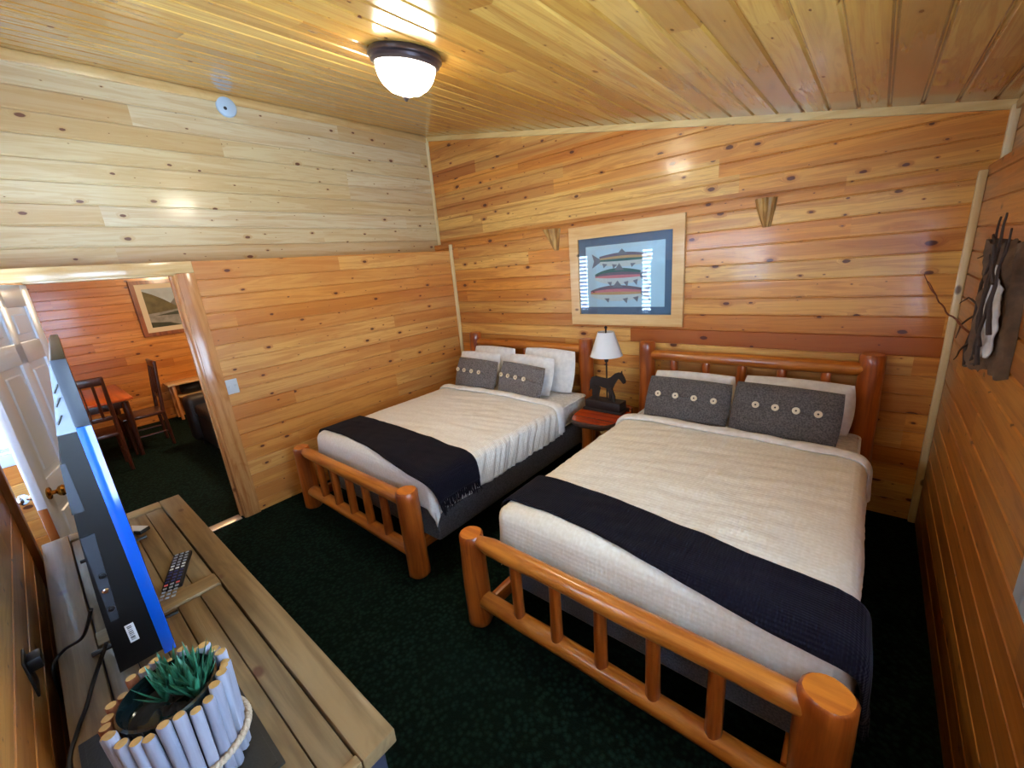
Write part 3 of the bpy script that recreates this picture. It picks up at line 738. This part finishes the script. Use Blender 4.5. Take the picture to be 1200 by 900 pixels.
# bed beside the left wall
dress(.412,1.947,-2.175,ZS,'log bed beside the left wall','spread2',1,.22,.22,-.7,.2,'')
b=MB(); drape(b,.477,1.882,-2.11,-.72,ZS,.065,.20,.29,.27,.04,120,120,wr=.007,seed=1.0,off=.004,wave=.006,wavek=19,sidewr=.022)
bs=tag(build('bedspread',b,M['spread2'],loc=(1.16,-1.4,ZS),smooth=80,solid=.005,fix=False),'creamy white bedspread on the bed beside the left wall','bedspread','waffle bedspreads')
def foldroll(x0,x1,yc,seed,ovl,ovr,name_parent,mat,th=.018,wd=.05):
    b=MB(); r=.065; q=PI/2*r; N=110; K=10
    pts=[]
    def path(u):
        du=min(0,u-x0)+max(0,u-x1); e=abs(du); sg=(du>0)-(du<0); bu=min(max(u,x0),x1)
        crown=.018*math.sin(PI*min(1,max(0,(bu-x0)/(x1-x0))))**.5
        if e<q: return V((bu+sg*r*math.sin(e/r),yc+.03*noise.noise(V((u*2,seed,0))),ZS+.012+crown*(1-e/q)-r*(1-math.cos(e/r)))),V((sg*math.sin(e/r),0,math.cos(e/r)))
        h=e-q
        return V((bu+sg*(r+.05*h),yc+.03*noise.noise(V((u*2,seed,0)))-.05*h,ZS+.012-r-h)),V((sg,0,0))
    rings=[]
    for i in range(N+1):
        u=x0-ovl+(x1+ovr-x0+ovl)*i/N; p,nm=path(u)
        ring=[]
        for k in range(K):
            a=2*PI*k/K; ring.append(p+nm*(th*(1+math.sin(a))*(1+.2*noise.noise(V((u*9,k,seed)))))*.9+V((0,math.cos(a)*wd*(1+.25*noise.noise(V((u*6,seed,3)))),0)))
        rings.append(ring)
    vs=[p for r_ in rings for p in r_]
    fs=[(i*K+k,i*K+(k+1)%K,(i+1)*K+(k+1)%K,(i+1)*K+k) for i in range(N) for k in range(K)]
    fs+= [tuple(range(K)),tuple(range(N*K,N*K+K))]
    b.add(vs,fs); return build('turned_down_fold',b,mat,name_parent,smooth=70)
foldroll(.477,1.882,-.735,1.0,.14,.26,bs,M['sheet'])
# navy throw at its foot
def throw(x0,x1,y0,ya,yb,ovl,ovr,sk,seed,label,fr_right=True,fr_left=True,off=.016):
    b=MB(); f=drape(b,x0,x1,y0,yb,ZS,.065,ovl,ovr,y0-ya,.06,110,34,wr=.007,seed=seed,off=off,wave=.006,wavek=17,skew=sk,lift=.020)
    o=tag(build('throw_blanket',b,M['navy'],loc=((x0+x1)/2,(ya+yb)/2,ZS),smooth=80,solid=.009,fix=False),label,'throw blanket','navy throws')
    def fr(s):
        q=MB(); n=70
        for i in range(n):
            t=(i+.5)/n; p=f(s,t); p2=f(s+(-.02 if s>.5 else .02),t)
            d=(p-p2).normalized(); L=.075*random.uniform(.7,1.2)
            out=V((1 if s>.5 else -1,0,0))*.004
            q.tube([p-d*.006+out,p+d*L*.5+out+V((random.uniform(-.004,.008) if s>.5 else -.003,random.uniform(-.008,.008),0)),p+d*L+out+V((random.uniform(-.003,.010) if s>.5 else -.003,random.uniform(-.014,.014),0))],[.0035,.0045,.002],5)
        build('fringe',q,M['navy'],o)
    if fr_right: fr(1.0)
    if fr_left: fr(0.0)
    return o
random.seed(5)
throw(.477,1.882,-2.11,-2.13,-1.755,.17,.22,lambda s,t:-.05*s+.03*math.sin(s*5)*(1-t),1.0,'navy fringed throw across the foot of the bed beside the left wall')
# bed beside the right wall
dress(2.508,3.995,-2.195,ZS,'log bed beside the right wall','spread',1,.22,.22,-.7,.2,'')
b=MB(); drape(b,2.573,3.93,-2.13,-.69,ZS,.065,.26,.32,.28,.05,120,120,wr=.007,seed=6.0,off=.004,wave=.006,wavek=15,sidewr=.012,hem=.14)
bs2=tag(build('bedspread',b,M['spread'],loc=(3.24,-1.4,ZS),smooth=80,solid=.005,fix=False),'cream waffle bedspread on the bed beside the right wall','bedspread','waffle bedspreads')
foldroll(2.573,3.93,-.71,6.0,.18,.26,bs2,M['sheet'])
throw(2.573,3.93,-2.13,-2.10,-1.80,.24,.32,lambda s,t:-.135*s+.02*math.sin(s*6),6.0,'navy throw across the foot of the bed beside the right wall')
# pillows and cushions
g='white pillows'
wpillow(.78,-.335,ZS+.0,.62,.40,16,0,'white pillow standing rearmost behind the left grey cushion beside the left wall',1,g,.10)
wpillow(.70,-.495,ZS+.0,.58,.37,20,4,'white pillow just behind the left grey cushion beside the left wall',2,g,.10)
wpillow(1.52,-.335,ZS+.0,.64,.42,14,-2,'white pillow standing rearmost at the lamp side of the bed beside the left wall',3,g,.10)
wpillow(1.40,-.495,ZS+.0,.60,.38,18,-4,'white pillow just behind the right grey cushion beside the left wall',4,g,.10)
wpillow(2.91,-.36,ZS+.0,.62,.33,24,2,'white pillow behind the left cushion on the bed beside the right wall',5,g,.15)
wpillow(3.58,-.36,ZS+.0,.66,.35,24,-2,'white pillow behind the right cushion on the bed beside the right wall',6,g,.15)
cushion(.80,-.645,ZS+.0,.56,.33,21,3,2,4,'wool','light grey four button cushion on the left of the bed beside the left wall',-.82,.3,1.)
cushion(1.405,-.65,ZS+.0,.56,.33,20,-3,2,4,'wool','light grey four button cushion on the right of the bed beside the left wall',-.82,.3,2.)
cushion(2.94,-.60,ZS+.0,.60,.34,26,1,1,4,'wool2','dark grey cushion near the lamp on the bed beside the right wall',-.66,.66,3.)
cushion(3.55,-.61,ZS+.0,.61,.36,24,-2,1,4,'wool2','dark grey four button cushion farthest right, by the right head post',-.5,.62,4.)

# ------------------------------------------------------------------ nightstand and horse lamp
ns=empty('nightstand',(2.24,-.5,0),'small red log slab nightstand between the two beds','nightstand')
random.seed(2)
poly=[]
for i in range(40):
    a=2*PI*i/40; rx,ry=.215,.29
    k=1+.10*noise.noise(V((math.cos(a)*1.6,math.sin(a)*1.6,4)))
    sx=abs(math.cos(a))**.7*math.copysign(1,math.cos(a)); sy=abs(math.sin(a))**.7*math.copysign(1,math.sin(a))
    poly.append((2.235+rx*sx*k,-.50+ry*sy*k))
b=MB(); b.prism([(x,y,.565) for x,y in poly],(0,0,.035)); sl=build('slab_top',b,M['redslab'],ns,smooth=30)
b=MB(); n=len(poly)
vs=[];fs=[]
for j,(zz,s) in enumerate(((.600,1.0),(.585,1.03),(.565,1.02),(.545,.95))):
    for x,y in poly: vs.append((2.235+(x-2.235)*s*1.002,-.5+(y+.5)*s*1.002,zz-.0005))
for j in range(3):
    for i in range(n): fs.append((j*n+i,j*n+(i+1)%n,(j+1)*n+(i+1)%n,(j+1)*n+i))
fs.append(tuple(range(3*n,4*n))); b.add(vs,fs); build('bark_edge',b,M['bark'],ns)
for i,(x,y) in enumerate(((2.13,-.36),(2.39,-.36),(2.15,-.62),(2.36,-.62))):
    b=MB(); logtube(b,(x,y,0),(x,y,.55),.05,.045,seed=i*3.); build('leg',b,M['logz'],ns,smooth=50)
b=MB(); logtube(b,(2.37,-.75,.545),(2.37,-.60,.545),.03,.03,seed=2); build('branch_stub',b,M['bracket'],ns,smooth=50)
# lamp
hx,hy,hz=2.225,-.42,.6005
lp=empty('horse_lamp',(hx,hy,hz),'dark metal horse table lamp with a white cone shade','lamp')
b=MB(); b.box(hx-.185,hx+.185,hy-.08,hy+.08,hz,hz+.022,.005); b.box(hx-.165,hx+.165,hy-.065,hy+.065,hz+.02,hz+.095,.008); build('base',b,M['iron'],lp)
# horse outline, facing right
H=[(-.115,.000),(-.090,.000),(-.086,.050),(-.072,.095),(-.045,.112),(-.010,.105),(.020,.100),(.032,.060),(.030,.0),(.055,.0),(.058,.060),(.066,.105),(.088,.150),(.118,.196),(.132,.190),(.160,.158),(.176,.164),(.180,.182),(.166,.214),(.150,.240),(.148,.262),(.138,.244),(.118,.246),(.090,.236),(.050,.200),(.020,.186),(-.040,.188),(-.085,.196),(-.118,.186),(-.136,.150),(-.142,.095),(-.150,.060),(-.128,.085),(-.118,.070),(-.122,.040)]
S=1.06
b=MB(); b.prism([(hx+x*S,hy-.008,hz+.093+z*S) for x,z in H],(0,.016,0)); build('horse',b,M['iron'],lp,smooth=20)
b=MB()
b.prism([(hx+x*S,hy-.03,hz+.093+z*S) for x,z in [(-.075,0),(-.05,0),(-.045,.05),(-.03,.11),(-.09,.12),(-.085,.06)]],(0,.012,0))
b.prism([(hx+x*S,hy-.03,hz+.093+z*S) for x,z in [(.075,.0),(.1,.0),(.098,.05),(.07,.12),(.03,.11),(.072,.06)]],(0,.012,0))
build('near_legs',b,M['iron'],lp,smooth=20)
b=MB(); b.tube([(hx,hy+.03,hz+.07),(hx,hy+.03,1.33)],.007,10); b.lathe([(0,1.315),(.012,1.32),(.012,1.335),(0,1.342)],(hx,hy+.03,0),n=12); build('stem',b,M['iron'],lp)
b=MB(); b.lathe([(.015,1.03),(.02,1.06),(.02,1.10),(.012,1.12)],(hx,hy+.03,0),n=14); build('socket',b,M['iron'],lp)
b=MB(); b.lathe([(.138,1.085),(.132,1.10),(.068,1.29),(.066,1.29),(.130,1.10),(.136,1.085),(.138,1.085)],(hx,hy+.03,0),n=36); 
for k in range(3): b.tube([(hx,hy+.03,1.28),(hx+.066*math.cos(k*2.1),hy+.03+.066*math.sin(k*2.1),1.283)],.002,5)
build('shade',b,M['shade'],lp,smooth=50)

# ------------------------------------------------------------------ console table
CX0,CX1,CY0,CY1,CZT=.955,3.095,-3.765,-3.215,.78
co=empty('console_table',((CX0+CX1)/2,(CY0+CY1)/2,0),'long weathered wood console cabinet under the television','console')
fw=.092; th=.045
b=MB(); b.box(CX0,CX1,CY1-fw,CY1,CZT-th,CZT,.005); build('front_board',b,M['con_x'],co)
b=MB(); b.box(CX0,CX1,CY0,CY0+fw,CZT-th,CZT,.005); build('rear_board',b,M['con_x'],co)
for x0,x1 in ((CX0+.0,CX0+.085),(1.955,2.045),(CX1-.03,CX1)):
    b=MB(); b.box(x0,x1,CY0+fw+.002,CY1-fw-.002,CZT-th,CZT,.004); build('cross_board',b,M['con_y'],co)
ny=5; y0=CY0+fw+.004; y1=CY1-fw-.004
for x0,x1 in ((CX0+.087,1.953),(2.047,CX1-.032)):
    for i in range(ny):
        a=y0+(y1-y0)*i/ny; c=y0+(y1-y0)*(i+1)/ny
        b=MB(); b.box(x0,x1,a+.0015,c-.0015,CZT-th,CZT-.009,.003); build('plank',b,M['con_g'],co)
b=MB(); b.box(CX0+.03,CX1-.03,CY0+.02,CY1-.03,.10,CZT-th,.004); build('cabinet_body',b,M['slate'],co)
for i in range(4):
    x0=CX0+.05+i*(CX1-CX0-.10)/4; x1=x0+(CX1-CX0-.10)/4-.012
    b=MB(); b.box(x0,x1,CY1-.032,CY1-.012,.14,CZT-th-.03,.004); b.box(x0+.06,x1-.06,CY1-.02,CY1-.006,.20,CZT-th-.09,.004); d=build('door',b,M['slate'],co)
    kx=x1-.03 if i%2==0 else x0+.03
    b=MB(); b.lathe([(0,0),(.008,0),(.006,.012),(.014,.02),(.012,.028),(0,.03)],n=14,M=Matrix.Translation((kx,CY1-.012,.45))@Matrix.Rotation(-PI/2,4,'X')); build('knob',b,M['bronze'],d)
for x in (CX0+.07,CX1-.07):
    for y in (CY0+.06,CY1-.07):
        b=MB(); b.box(x-.035,x+.035,y-.035,y+.035,0,.10,.004); build('foot',b,M['slate'],co)

# ------------------------------------------------------------------ television seen edge-on from behind
TX0,TX1,TZ0,TZ1=1.06,2.36,.835,1.765
tv=empty('television',((TX0+TX1)/2,-3.52,CZT),'large black television seen edge on, standing on the console','television')
MT=Matrix.Translation((TX1,-3.52,0))@Matrix.Rotation(math.radians(-2.5),4,'Z')@Matrix.Translation((-TX1,3.52,0))
def tvb(name,mb,mat,par,smooth=35):
    mb.v=[tuple(MT@V(p)) for p in mb.v]; return build(name,mb,mat,par,smooth=smooth)
b=MB(); b.box(TX0,TX1,-3.535,-3.508,TZ0,TZ1,.003); tvb('panel',b,M['black'],tv)
b=MB(); b.box(TX0+.012,TX1-.012,-3.508,-3.5065,TZ0+.02,TZ1-.012); tvb('screen',b,M['screen'],tv)
b=MB(); b.box(TX1,TX1+.004,-3.537,-3.507,TZ0,1.585,.0015); e=tvb('side_edge',b,M['tv_reflection'],tv); e['label']='glossy side edge of the television, blue window reflection painted in'
b=MB(); b.box(TX1,TX1+.004,-3.537,-3.507,1.587,TZ1,.0015); tvb('side_edge',b,M['tvgrey'],tv)
def wedge(mb,x0,x1,prof):
    vs=[]
    for x in (x0,x1):
        vs+=[(x,-3.535,z) for z,y in prof]+[(x,y,z) for z,y in reversed(prof)]
    n=len(prof)*2
    mb.add(vs,[tuple(range(n))[::-1],tuple(range(n,2*n))]+[(i,(i+1)%n,n+(i+1)%n,n+i) for i in range(n)])
b=MB(); wedge(b,TX0+.02,TX1-.002,[(1.575,-3.574),(1.66,-3.556),(1.755,-3.540)]); bk=tvb('upper_back',b,M['tvsilver'],tv); bk['label']='pale silver upper back of the television'
for z,y in ((1.615,-3.560),(1.66,-3.551),(1.695,-3.545)):
    b=MB(); b.tube([(TX1-.001,y-.004,z-.012),(TX1-.001,y+.008,z+.010)],.0022,6); tvb('vent_slot',b,M['black'],bk)
b=MB(); wedge(b,TX0+.02,TX1-.002,[(.85,-3.637),(1.10,-3.622),(1.27,-3.609),(1.40,-3.596),(1.50,-3.584),(1.574,-3.573)]); lb=tvb('lower_back',b,M['black'],tv)
b=MB(); wedge(b,TX0+.5,TX1-.001,[(1.36,-3.603),(1.42,-3.597),(1.50,-3.588)]); b.v=[(x,max(y,-3.603) if y<-3.54 else -3.578,z) for x,y,z in b.v]; tvb('rear_housing',b,M['tvgrey'],tv)
b=MB(); b.prism([(TX1-.001,-3.614,1.02),(TX1-.001,-3.596,1.02),(TX1-.001,-3.578,1.29),(TX1-.001,-3.606,1.29)],(.004,0,0)); pp=tvb('port_panel',b,M['tvgrey'],tv)
for i,(z,y) in enumerate(((1.06,-3.602),(1.12,-3.599),(1.165,-3.594))):
    b=MB(); b.lathe([(0,0),(.008,0),(.008,.008),(.005,.012),(0,.012)],n=12,M=Matrix.Translation((TX1+.002,y,z))@Matrix.Rotation(PI/2,4,'Y')); tvb('socket',b,M['chrome'] if i==1 else M['black'],pp)
b=MB(); b.box(TX1-.0022,TX1-.0005,-3.594,-3.574,.925,.985); lbz=tvb('barcode_label',b,M['label'],lb)
b=MB()
for i,z in enumerate((.932,.937,.941,.948,.953,.959,.966,.972,.977)): b.box(TX1-.0008,TX1-.0001,-3.590,-3.580,z,z+(.0025 if i%3 else .0015))
tvb('bars',b,M['blackm'],lbz,0)
for x in (TX0+.30,TX1-.26):
    b=MB(); b.tube([(x,-3.53,TZ0+.01),(x,-3.56,CZT+.009),(x,-3.70,CZT+.0088)],.008,8); b.tube([(x,-3.53,TZ0+.01),(x,-3.52,CZT+.009),(x,-3.47,CZT+.0088)],.008,8); tvb('foot',b,M['black'],tv)
def cable(pts,r,name,label,cat):
    P=[V(p) for p in pts]; Q=[]
    for i in range(len(P)-1):
        p0=P[max(i-1,0)];p1=P[i];p2=P[i+1];p3=P[min(i+2,len(P)-1)]
        for k in range(8):
            t=k/8; Q.append(.5*((2*p1)+(p2-p0)*t+(2*p0-5*p1+4*p2-p3)*t*t+(3*p1-p0-3*p2+p3)*t**3))
    Q.append(P[-1]); b=MB(); b.tube(Q,r,8); return tag(build(name,b,M['cord'],loc=tuple(P[0])),label,cat,'television cables')
cable([(2.20,-3.645,1.00),(2.08,-3.69,.86),(2.00,-3.745,.80),(2.02,-3.778,.77),(2.05,-3.785,.66)],.005,'power_cable','thin black cable from the television over the rear console edge, nearer the door','cable')
cable([(2.30,-3.640,.93),(2.30,-3.69,.84),(2.33,-3.72,.795),(2.40,-3.745,.79),(2.50,-3.772,.775),(2.56,-3.785,.62)],.0055,'power_cable','longer black cable lying across the rear boards beside the planter','cable')
po=empty('wall_outlet',(2.20,FY,.90),'black plug in the wall behind the console','outlet')
b=MB(); b.box(2.16,2.24,FY-.0,FY+.006,.84,.96,.002); build('plate',b,M['black'],po)
b=MB(); b.box(2.175,2.225,FY+.005,FY+.035,.91,.95,.006); build('plug',b,M['black'],po)

# ------------------------------------------------------------------ things on the console
CT=CZT-.009+.0005
tr=MB(); 
bx0,bx1,by0,by1=2.455,2.945,-3.655,-3.425
tr.box(bx0,bx1,by0-.095,by1,CZT+.0005,CZT+.009,.002); tr.box(bx0+.012,bx1-.012,by0-.083,by1-.012,CZT+.0085,CZT+.011,.001)
tag(build('serving_mat',tr,M['tray'],loc=(2.7,-3.58,CZT)),'flat black rectangular mat under the stick planter','mat')
def remote(cx,cy,z,ang,L,w,label,keys=True):
    R=Matrix.Translation((cx,cy,z))@Matrix.Rotation(math.radians(ang),4,'Z')
    o=empty('remote_control',(cx,cy,z),label,'remote control','remote controls')
    b=MB(); b.box(-L/2,L/2,-w/2,w/2,.0,.019,.005,M=R); build('body',b,M['blackm'],o)
    if not keys:
        b=MB(); b.box(-L/2+.004,L/2-.004,-w/2+.004,w/2-.004,.0185,.0205,.001,M=R); k=build('top_plate',b,M['label'],o); k['label']='pale top plate'
        return
    for i in range(15):
        for j in range(3):
            x=-L/2+.014+i*(L-.028)/10; y=(j-1)*w*.29
            mt='remotered' if (i==10 and j!=1) else ('remotewhite' if i in (4,5) and j!=1 or (i==5) else ('remoteblue' if i in (6,7,8,9) else 'remotekey'))
            b=MB(); b.box(x-.0045,x+.0045,y-.006,y+.006,.018,.0215,.001,M=R); build('key',b,M[mt],o)
ang=math.degrees(math.atan2(-3.447+3.348,1.933-1.672))
remote(1.80,-3.397,CT,ang,.25,.066,'long black remote with grey, white and red keys, lying alone on the planks')
remote(1.20,-3.462,CT,32,.17,.05,'slim dark remote with a pale top, half behind the television edge',False)

# planter
pcx,pcy,pz=2.785,-3.562,CZT+.0115
pl=empty('stick_planter',(pcx,pcy,pz),'succulent in a dark pot ringed by whitewashed sticks and rope','planter')
b=MB(); b.lathe([(0,.0),(.075,.0),(.080,.01),(.086,.13),(.091,.235),(.093,.246),(.089,.25),(.085,.244),(.080,.205),(0,.205)],(pcx,pcy,pz),n=40); build('pot',b,M['pot'],pl)
b=MB(); 
b.grid(lambda s,t:V((pcx+.0795*t*math.cos(2*PI*s),pcy+.0795*t*math.sin(2*PI*s),pz+.206+.006*noise.noise(V((s*7,t*4,0))))),32,5); build('soil',b,M['soil'],pl)
random.seed(11)
NS=26
for i in range(NS):
    a=2*PI*(i+random.uniform(-.12,.12))/NS; r=.0125*random.uniform(.86,1.06)
    r0,r1=.100,.108
    top=.248+random.uniform(-.012,.012); bot=.004+random.uniform(0,.016)
    p0=V((pcx+r0*math.cos(a),pcy+r0*math.sin(a),pz+bot)); p1=V((pcx+r1*math.cos(a),pcy+r1*math.sin(a),pz+top))
    # brown sticks on the doorway side of the ring
    brown=(math.degrees(a)%360)>205 and (math.degrees(a)%360)<275
    b=MB(); logtube(b,p0,p1,r,r,n=10,k=4,wob=.22,seed=i*2.3,capm=1,cham=.003); build('stick',b,[M['stick2'] if brown else M['stick'],M['stickend']],pl,smooth=50)
b=MB(); pts=[]
for i in range(73):
    a=2*PI*i/72; pts.append((pcx+.119*math.cos(a),pcy+.119*math.sin(a),pz+.062+.006*math.sin(a*2+1)))
for q in range(2):
    st=[]
    for i in range(73*4-3):
        a=2*PI*i/288; tw=a*36+q*PI
        rr=.1195+.0042*math.cos(tw); st.append((pcx+rr*math.cos(a),pcy+rr*math.sin(a),pz+.075+.010*math.sin(a+2.2)+.0042*math.sin(tw)))
    b.tube(st,.0052,6)
build('rope',b,M['rope'],pl,smooth=60)
b=MB(); random.seed(4)
for c in range(11):
    ca=random.uniform(0,2*PI); cr=random.uniform(.0,.055) if c else 0
    cx,cy=pcx-.01+cr*math.cos(ca),pcy+.02+cr*math.sin(ca)*.8
    for k in range(13):
        a=random.uniform(0,2*PI); L=random.uniform(.05,.085); tl=random.uniform(.1,.8)
        d=V((math.cos(a)*math.sin(tl),math.sin(a)*math.sin(tl),math.cos(tl))); sd_=V((-math.sin(a),math.cos(a),0)); up=d.cross(sd_)
        p=V((cx,cy,pz+.205)); w=random.uniform(.0042,.0062)
        vs=[];fs=[]
        for i,(t,ww) in enumerate(((0,.6),(.3,1),(.6,.85),(.85,.45),(1,.03))):
            q=p+d*L*t+V((0,0,1))*L*.25*t*t
            vs+=[q+sd_*w*ww,q+up*w*ww*.45,q-sd_*w*ww,q-up*w*ww*.45]
        for i in range(4):
            for j in range(4): fs.append((i*4+j,i*4+(j+1)%4,(i+1)*4+(j+1)%4,(i+1)*4+j))
        b.add(vs,fs)
build('foliage',b,M['leaf'],pl,smooth=60)

# ------------------------------------------------------------------ dining room through the doorway
fp=empty('framed_landscape',(-4.4,-1.9,1.33),'framed river and mountain painting on the dining room wall','picture')
def yz(mb,y0,y1,z0,z1,i,x0,x1):
    o=[(y0,z0),(y1,z0),(y1,z1),(y0,z1)]; q=[(y0+i,z0+i),(y1-i,z0+i),(y1-i,z1-i),(y0+i,z1-i)]
    for k in range(4):
        p=[o[k],o[(k+1)%4],q[(k+1)%4],q[k]]; mb.prism([(x0,y,z) for y,z in p],(x1-x0,0,0))
b=MB(); yz(b,-2.36,-1.36,1.30,2.12,.055,-4.399,-4.36); build('frame',b,M['paintframe'],fp)
b=MB(); yz(b,-2.31,-1.41,1.35,2.07,.075,-4.399,-4.372); build('mat',b,M['cream'],fp)
b=MB(); 
Y0,Y1,Z0,Z1=-2.235,-1.485,1.425,1.995
def pp_(pts,d,m): b.add([(-4.385+d,Y0+(Y1-Y0)*y,Z0+(Z1-Z0)*z) for y,z in pts],[tuple(range(len(pts)))],m)
pp_([(0,0),(1,0),(1,1),(0,1)],.0,0)
pp_([(.3,.45),(.55,.8),(.68,.95),(.85,.7),(1,.9),(1,.4)],.001,2)
pp_([(0,.35),(0,.95),(.15,.85),(.3,.72),(.45,.55),(.6,.42)],.002,1)
pp_([(0,.0),(1,.0),(1,.42),(.6,.45),(.2,.38),(0,.36)],.003,3)
pp_([(0,.0),(.5,.0),(.3,.10),(.0,.14)],.004,4); pp_([(.1,.30),(.6,.28),(.9,.22),(1,.30),(1,.36),(.5,.38)],.004,4)
build('painted_canvas',b,[M['sky_p'],M['hill_p'],M['hill2_p'],M['river_p'],M['bank_p']],fp,smooth=0,fix=False)
# table
tx0,tx1,ty0,ty1=-4.05,-2.75,-3.60,-2.88
tb=empty('dining_table',((tx0+tx1)/2,(ty0+ty1)/2,0),'reddish brown wooden dining table seen through the doorway','table')
b=MB(); b.box(tx0,tx1,ty0,ty1,.72,.75,.008); build('tabletop',b,M['tablewood'],tb)
b=MB(); b.box(tx0+.07,tx1-.07,ty0+.07,ty1-.07,.63,.72,.004); build('apron',b,M['darkwood'],tb)
for x in (tx0+.08,tx1-.08):
    for y in (ty0+.08,ty1-.08):
        b=MB(); b.tube([(x,y,.70),(x,y,.55),(x,y,.3),(x,y,0)],[.035,.038,.03,.022],10); build('leg',b,M['darkwood'],tb)
def chair(cx,cy,rot,label):
    R=Matrix.Translation((cx,cy,0))@Matrix.Rotation(math.radians(rot),4,'Z')
    c=empty('dining_chair',(cx,cy,0),label,'chair','dark dining chairs')
    b=MB(); b.box(-.21,.21,-.21,.21,.43,.47,.012,M=R); build('seat',b,M['darkwood'],c)
    for sx in (-.185,.185):
        b=MB(); b.tube([R@V((sx,-.20,0)),R@V((sx,-.19,.45)),R@V((sx,-.225,.8)),R@V((sx,-.26,1.10))],[.018,.022,.02,.016],8); build('rear_leg',b,M['darkwood'],c)
        b=MB(); b.tube([R@V((sx,.18,0)),R@V((sx,.18,.43))],[.016,.021],8); build('front_leg',b,M['darkwood'],c)
        b=MB(); b.tube([R@V((sx,-.19,.2)),R@V((sx,.18,.2))],.011,6); build('stretcher',b,M['darkwood'],c)
    b=MB(); b.box(-.20,.20,-.265,-.235,1.02,1.11,.01,M=R); build('top_rail',b,M['darkwood'],c)
    b=MB(); b.box(-.18,.18,-.225,-.205,.62,.67,.006,M=R); build('lower_rail',b,M['darkwood'],c)
    for k in range(3):
        x=-.10+.10*k; b=MB(); b.tube([R@V((x,-.215,.64)),R@V((x,-.25,1.05))],.014,7); build('slat',b,M['darkwood'],c)
chair(-2.56,-3.31,90,'dark dining chair at the near end of the table, its slatted back turned to us')
chair(-3.10,-2.82,180,'dark dining chair on the right side of the table, seen edge on')
st=empty('side_table',(-4.2,-2.1,0),'small wooden side table against the dining room far wall','table')
b=MB(); b.box(-4.38,-4.05,-2.33,-1.70,.55,.58,.005); build('top',b,M['casingy'],st)
for y in (-2.26,-1.76):
    for x in (-4.34,-4.10):
        b=MB(); b.box(x-.02,x+.02,y-.02,y+.02,0,.55,.003); build('leg',b,M['casing'],st)
b=MB(); b.box(-4.34,-4.12,-2.22,-1.80,.34,.36,.003); build('shelf',b,M['casingy'],st)
b=MB(); pillow(b,.36,.165,.15,Matrix.Translation((-4.22,-1.99,.450))@Matrix.Rotation(PI/2,4,'Z'),3.,14); tag(build('dark_bag',b,M['leather'],loc=(-4.23,-1.99,.37)),'dark soft bag on the shelf of the small side table','bag')
so=empty('sofa',(-1.6,-2.0,0),'black leather sofa just behind the doorway casing','sofa')
b=MB(); b.box(-2.45,-.75,-2.40,-1.55,.06,.42,.05); build('base',b,M['leather'],so)
for x0,x1 in ((-2.62,-2.38),(-.82,-.58)):
    b=MB(); b.box(x0,x1,-2.48,-1.55,.06,.66,.08,seg=4); build('arm',b,M['leather'],so)
b=MB(); b.box(-2.5,-.7,-1.78,-1.48,.3,.92,.10,seg=4); build('back',b,M['leather'],so)
for x in (-2.5,-.7):
    for y in (-2.36,-1.62):
        b=MB(); b.box(x-.03,x+.03,y-.03,y+.03,0,.06,.004); build('foot',b,M['leather'],so)
for x0 in (-2.37,-1.6):
    b=MB(); b.box(x0,x0+.76,-2.42,-1.78,.42,.56,.05,seg=3); build('seat_cushion',b,M['leather'],so)

# ------------------------------------------------------------------ light
def area(name,loc,rot,sx,sy,power,color,spread=180):
    l=bpy.data.lights.new(name,'AREA'); l.shape='RECTANGLE'; l.size=sx; l.size_y=sy; l.energy=power; l.color=color; l.spread=math.radians(spread)
    o=bpy.data.objects.new(name,l); COL.objects.link(o); o.location=loc; o.rotation_euler=rot; return o
COOL=(.66,.83,1.0)
#area('daylight_front',((FX0+FX1)/2,FY+.045,(FZ0+FZ1)/2),(math.radians(102),0,0),FX1-FX0-.06,FZ1-FZ0-.06,34,COOL)
#area('daylight_right',(W-.05,(RW0+RW1)/2,(RZ0+RZ1)/2),(math.radians(104),0,math.radians(90)),RW1-RW0-.06,RZ1-RZ0-.06,70,COOL)
#area('daylight_nook',(.03,-3.93,1.48),(math.radians(90),0,math.radians(-90)),.34,.8,4,COOL)
#area('daylight_dining',(-.42,-3.83,1.43),(math.radians(90),0,0),.36,.95,9,COOL)
pl_=bpy.data.lights.new('dining_fill','POINT'); pl_.energy=60; pl_.color=(1,.80,.52); pl_.shadow_soft_size=.15  # unseen warm fill without a fixture, added to brighten the dining room
o=bpy.data.objects.new('dining_fill',pl_); COL.objects.link(o); o.location=(-2.2,-1.6,2.25)
w=bpy.data.worlds.new('World'); scn.world=w; w.use_nodes=True
w.node_tree.nodes['Background'].inputs[0].default_value=(.7,.8,1,1); w.node_tree.nodes['Background'].inputs[1].default_value=.3

# ------------------------------------------------------------------ camera
cd=bpy.data.cameras.new('Camera'); cam=bpy.data.objects.new('Camera',cd); COL.objects.link(cam)
cd.sensor_fit='HORIZONTAL'; cd.sensor_width=36; cd.lens=489.5567/1200*36; cd.clip_start=.02
yaw,pit,rol=CAM=(0.71828826,-0.27744878,-0.08521773)
R=Matrix.Rotation(yaw,4,'Z')@Matrix.Rotation(PI/2+pit,4,'X')@Matrix.Rotation(rol,4,'Z')
cam.matrix_world=Matrix.Translation((3.9045,-3.56915,1.9))@R
scn.camera=cam
scn.view_settings.view_transform='Standard'; scn.view_settings.look='None'; scn.view_settings.gamma=1; scn.view_settings.use_curve_mapping=False
scn.view_settings.exposure=0.76
scn.cycles.max_bounces=8; scn.cycles.diffuse_bounces=4; scn.cycles.sample_clamp_indirect=6
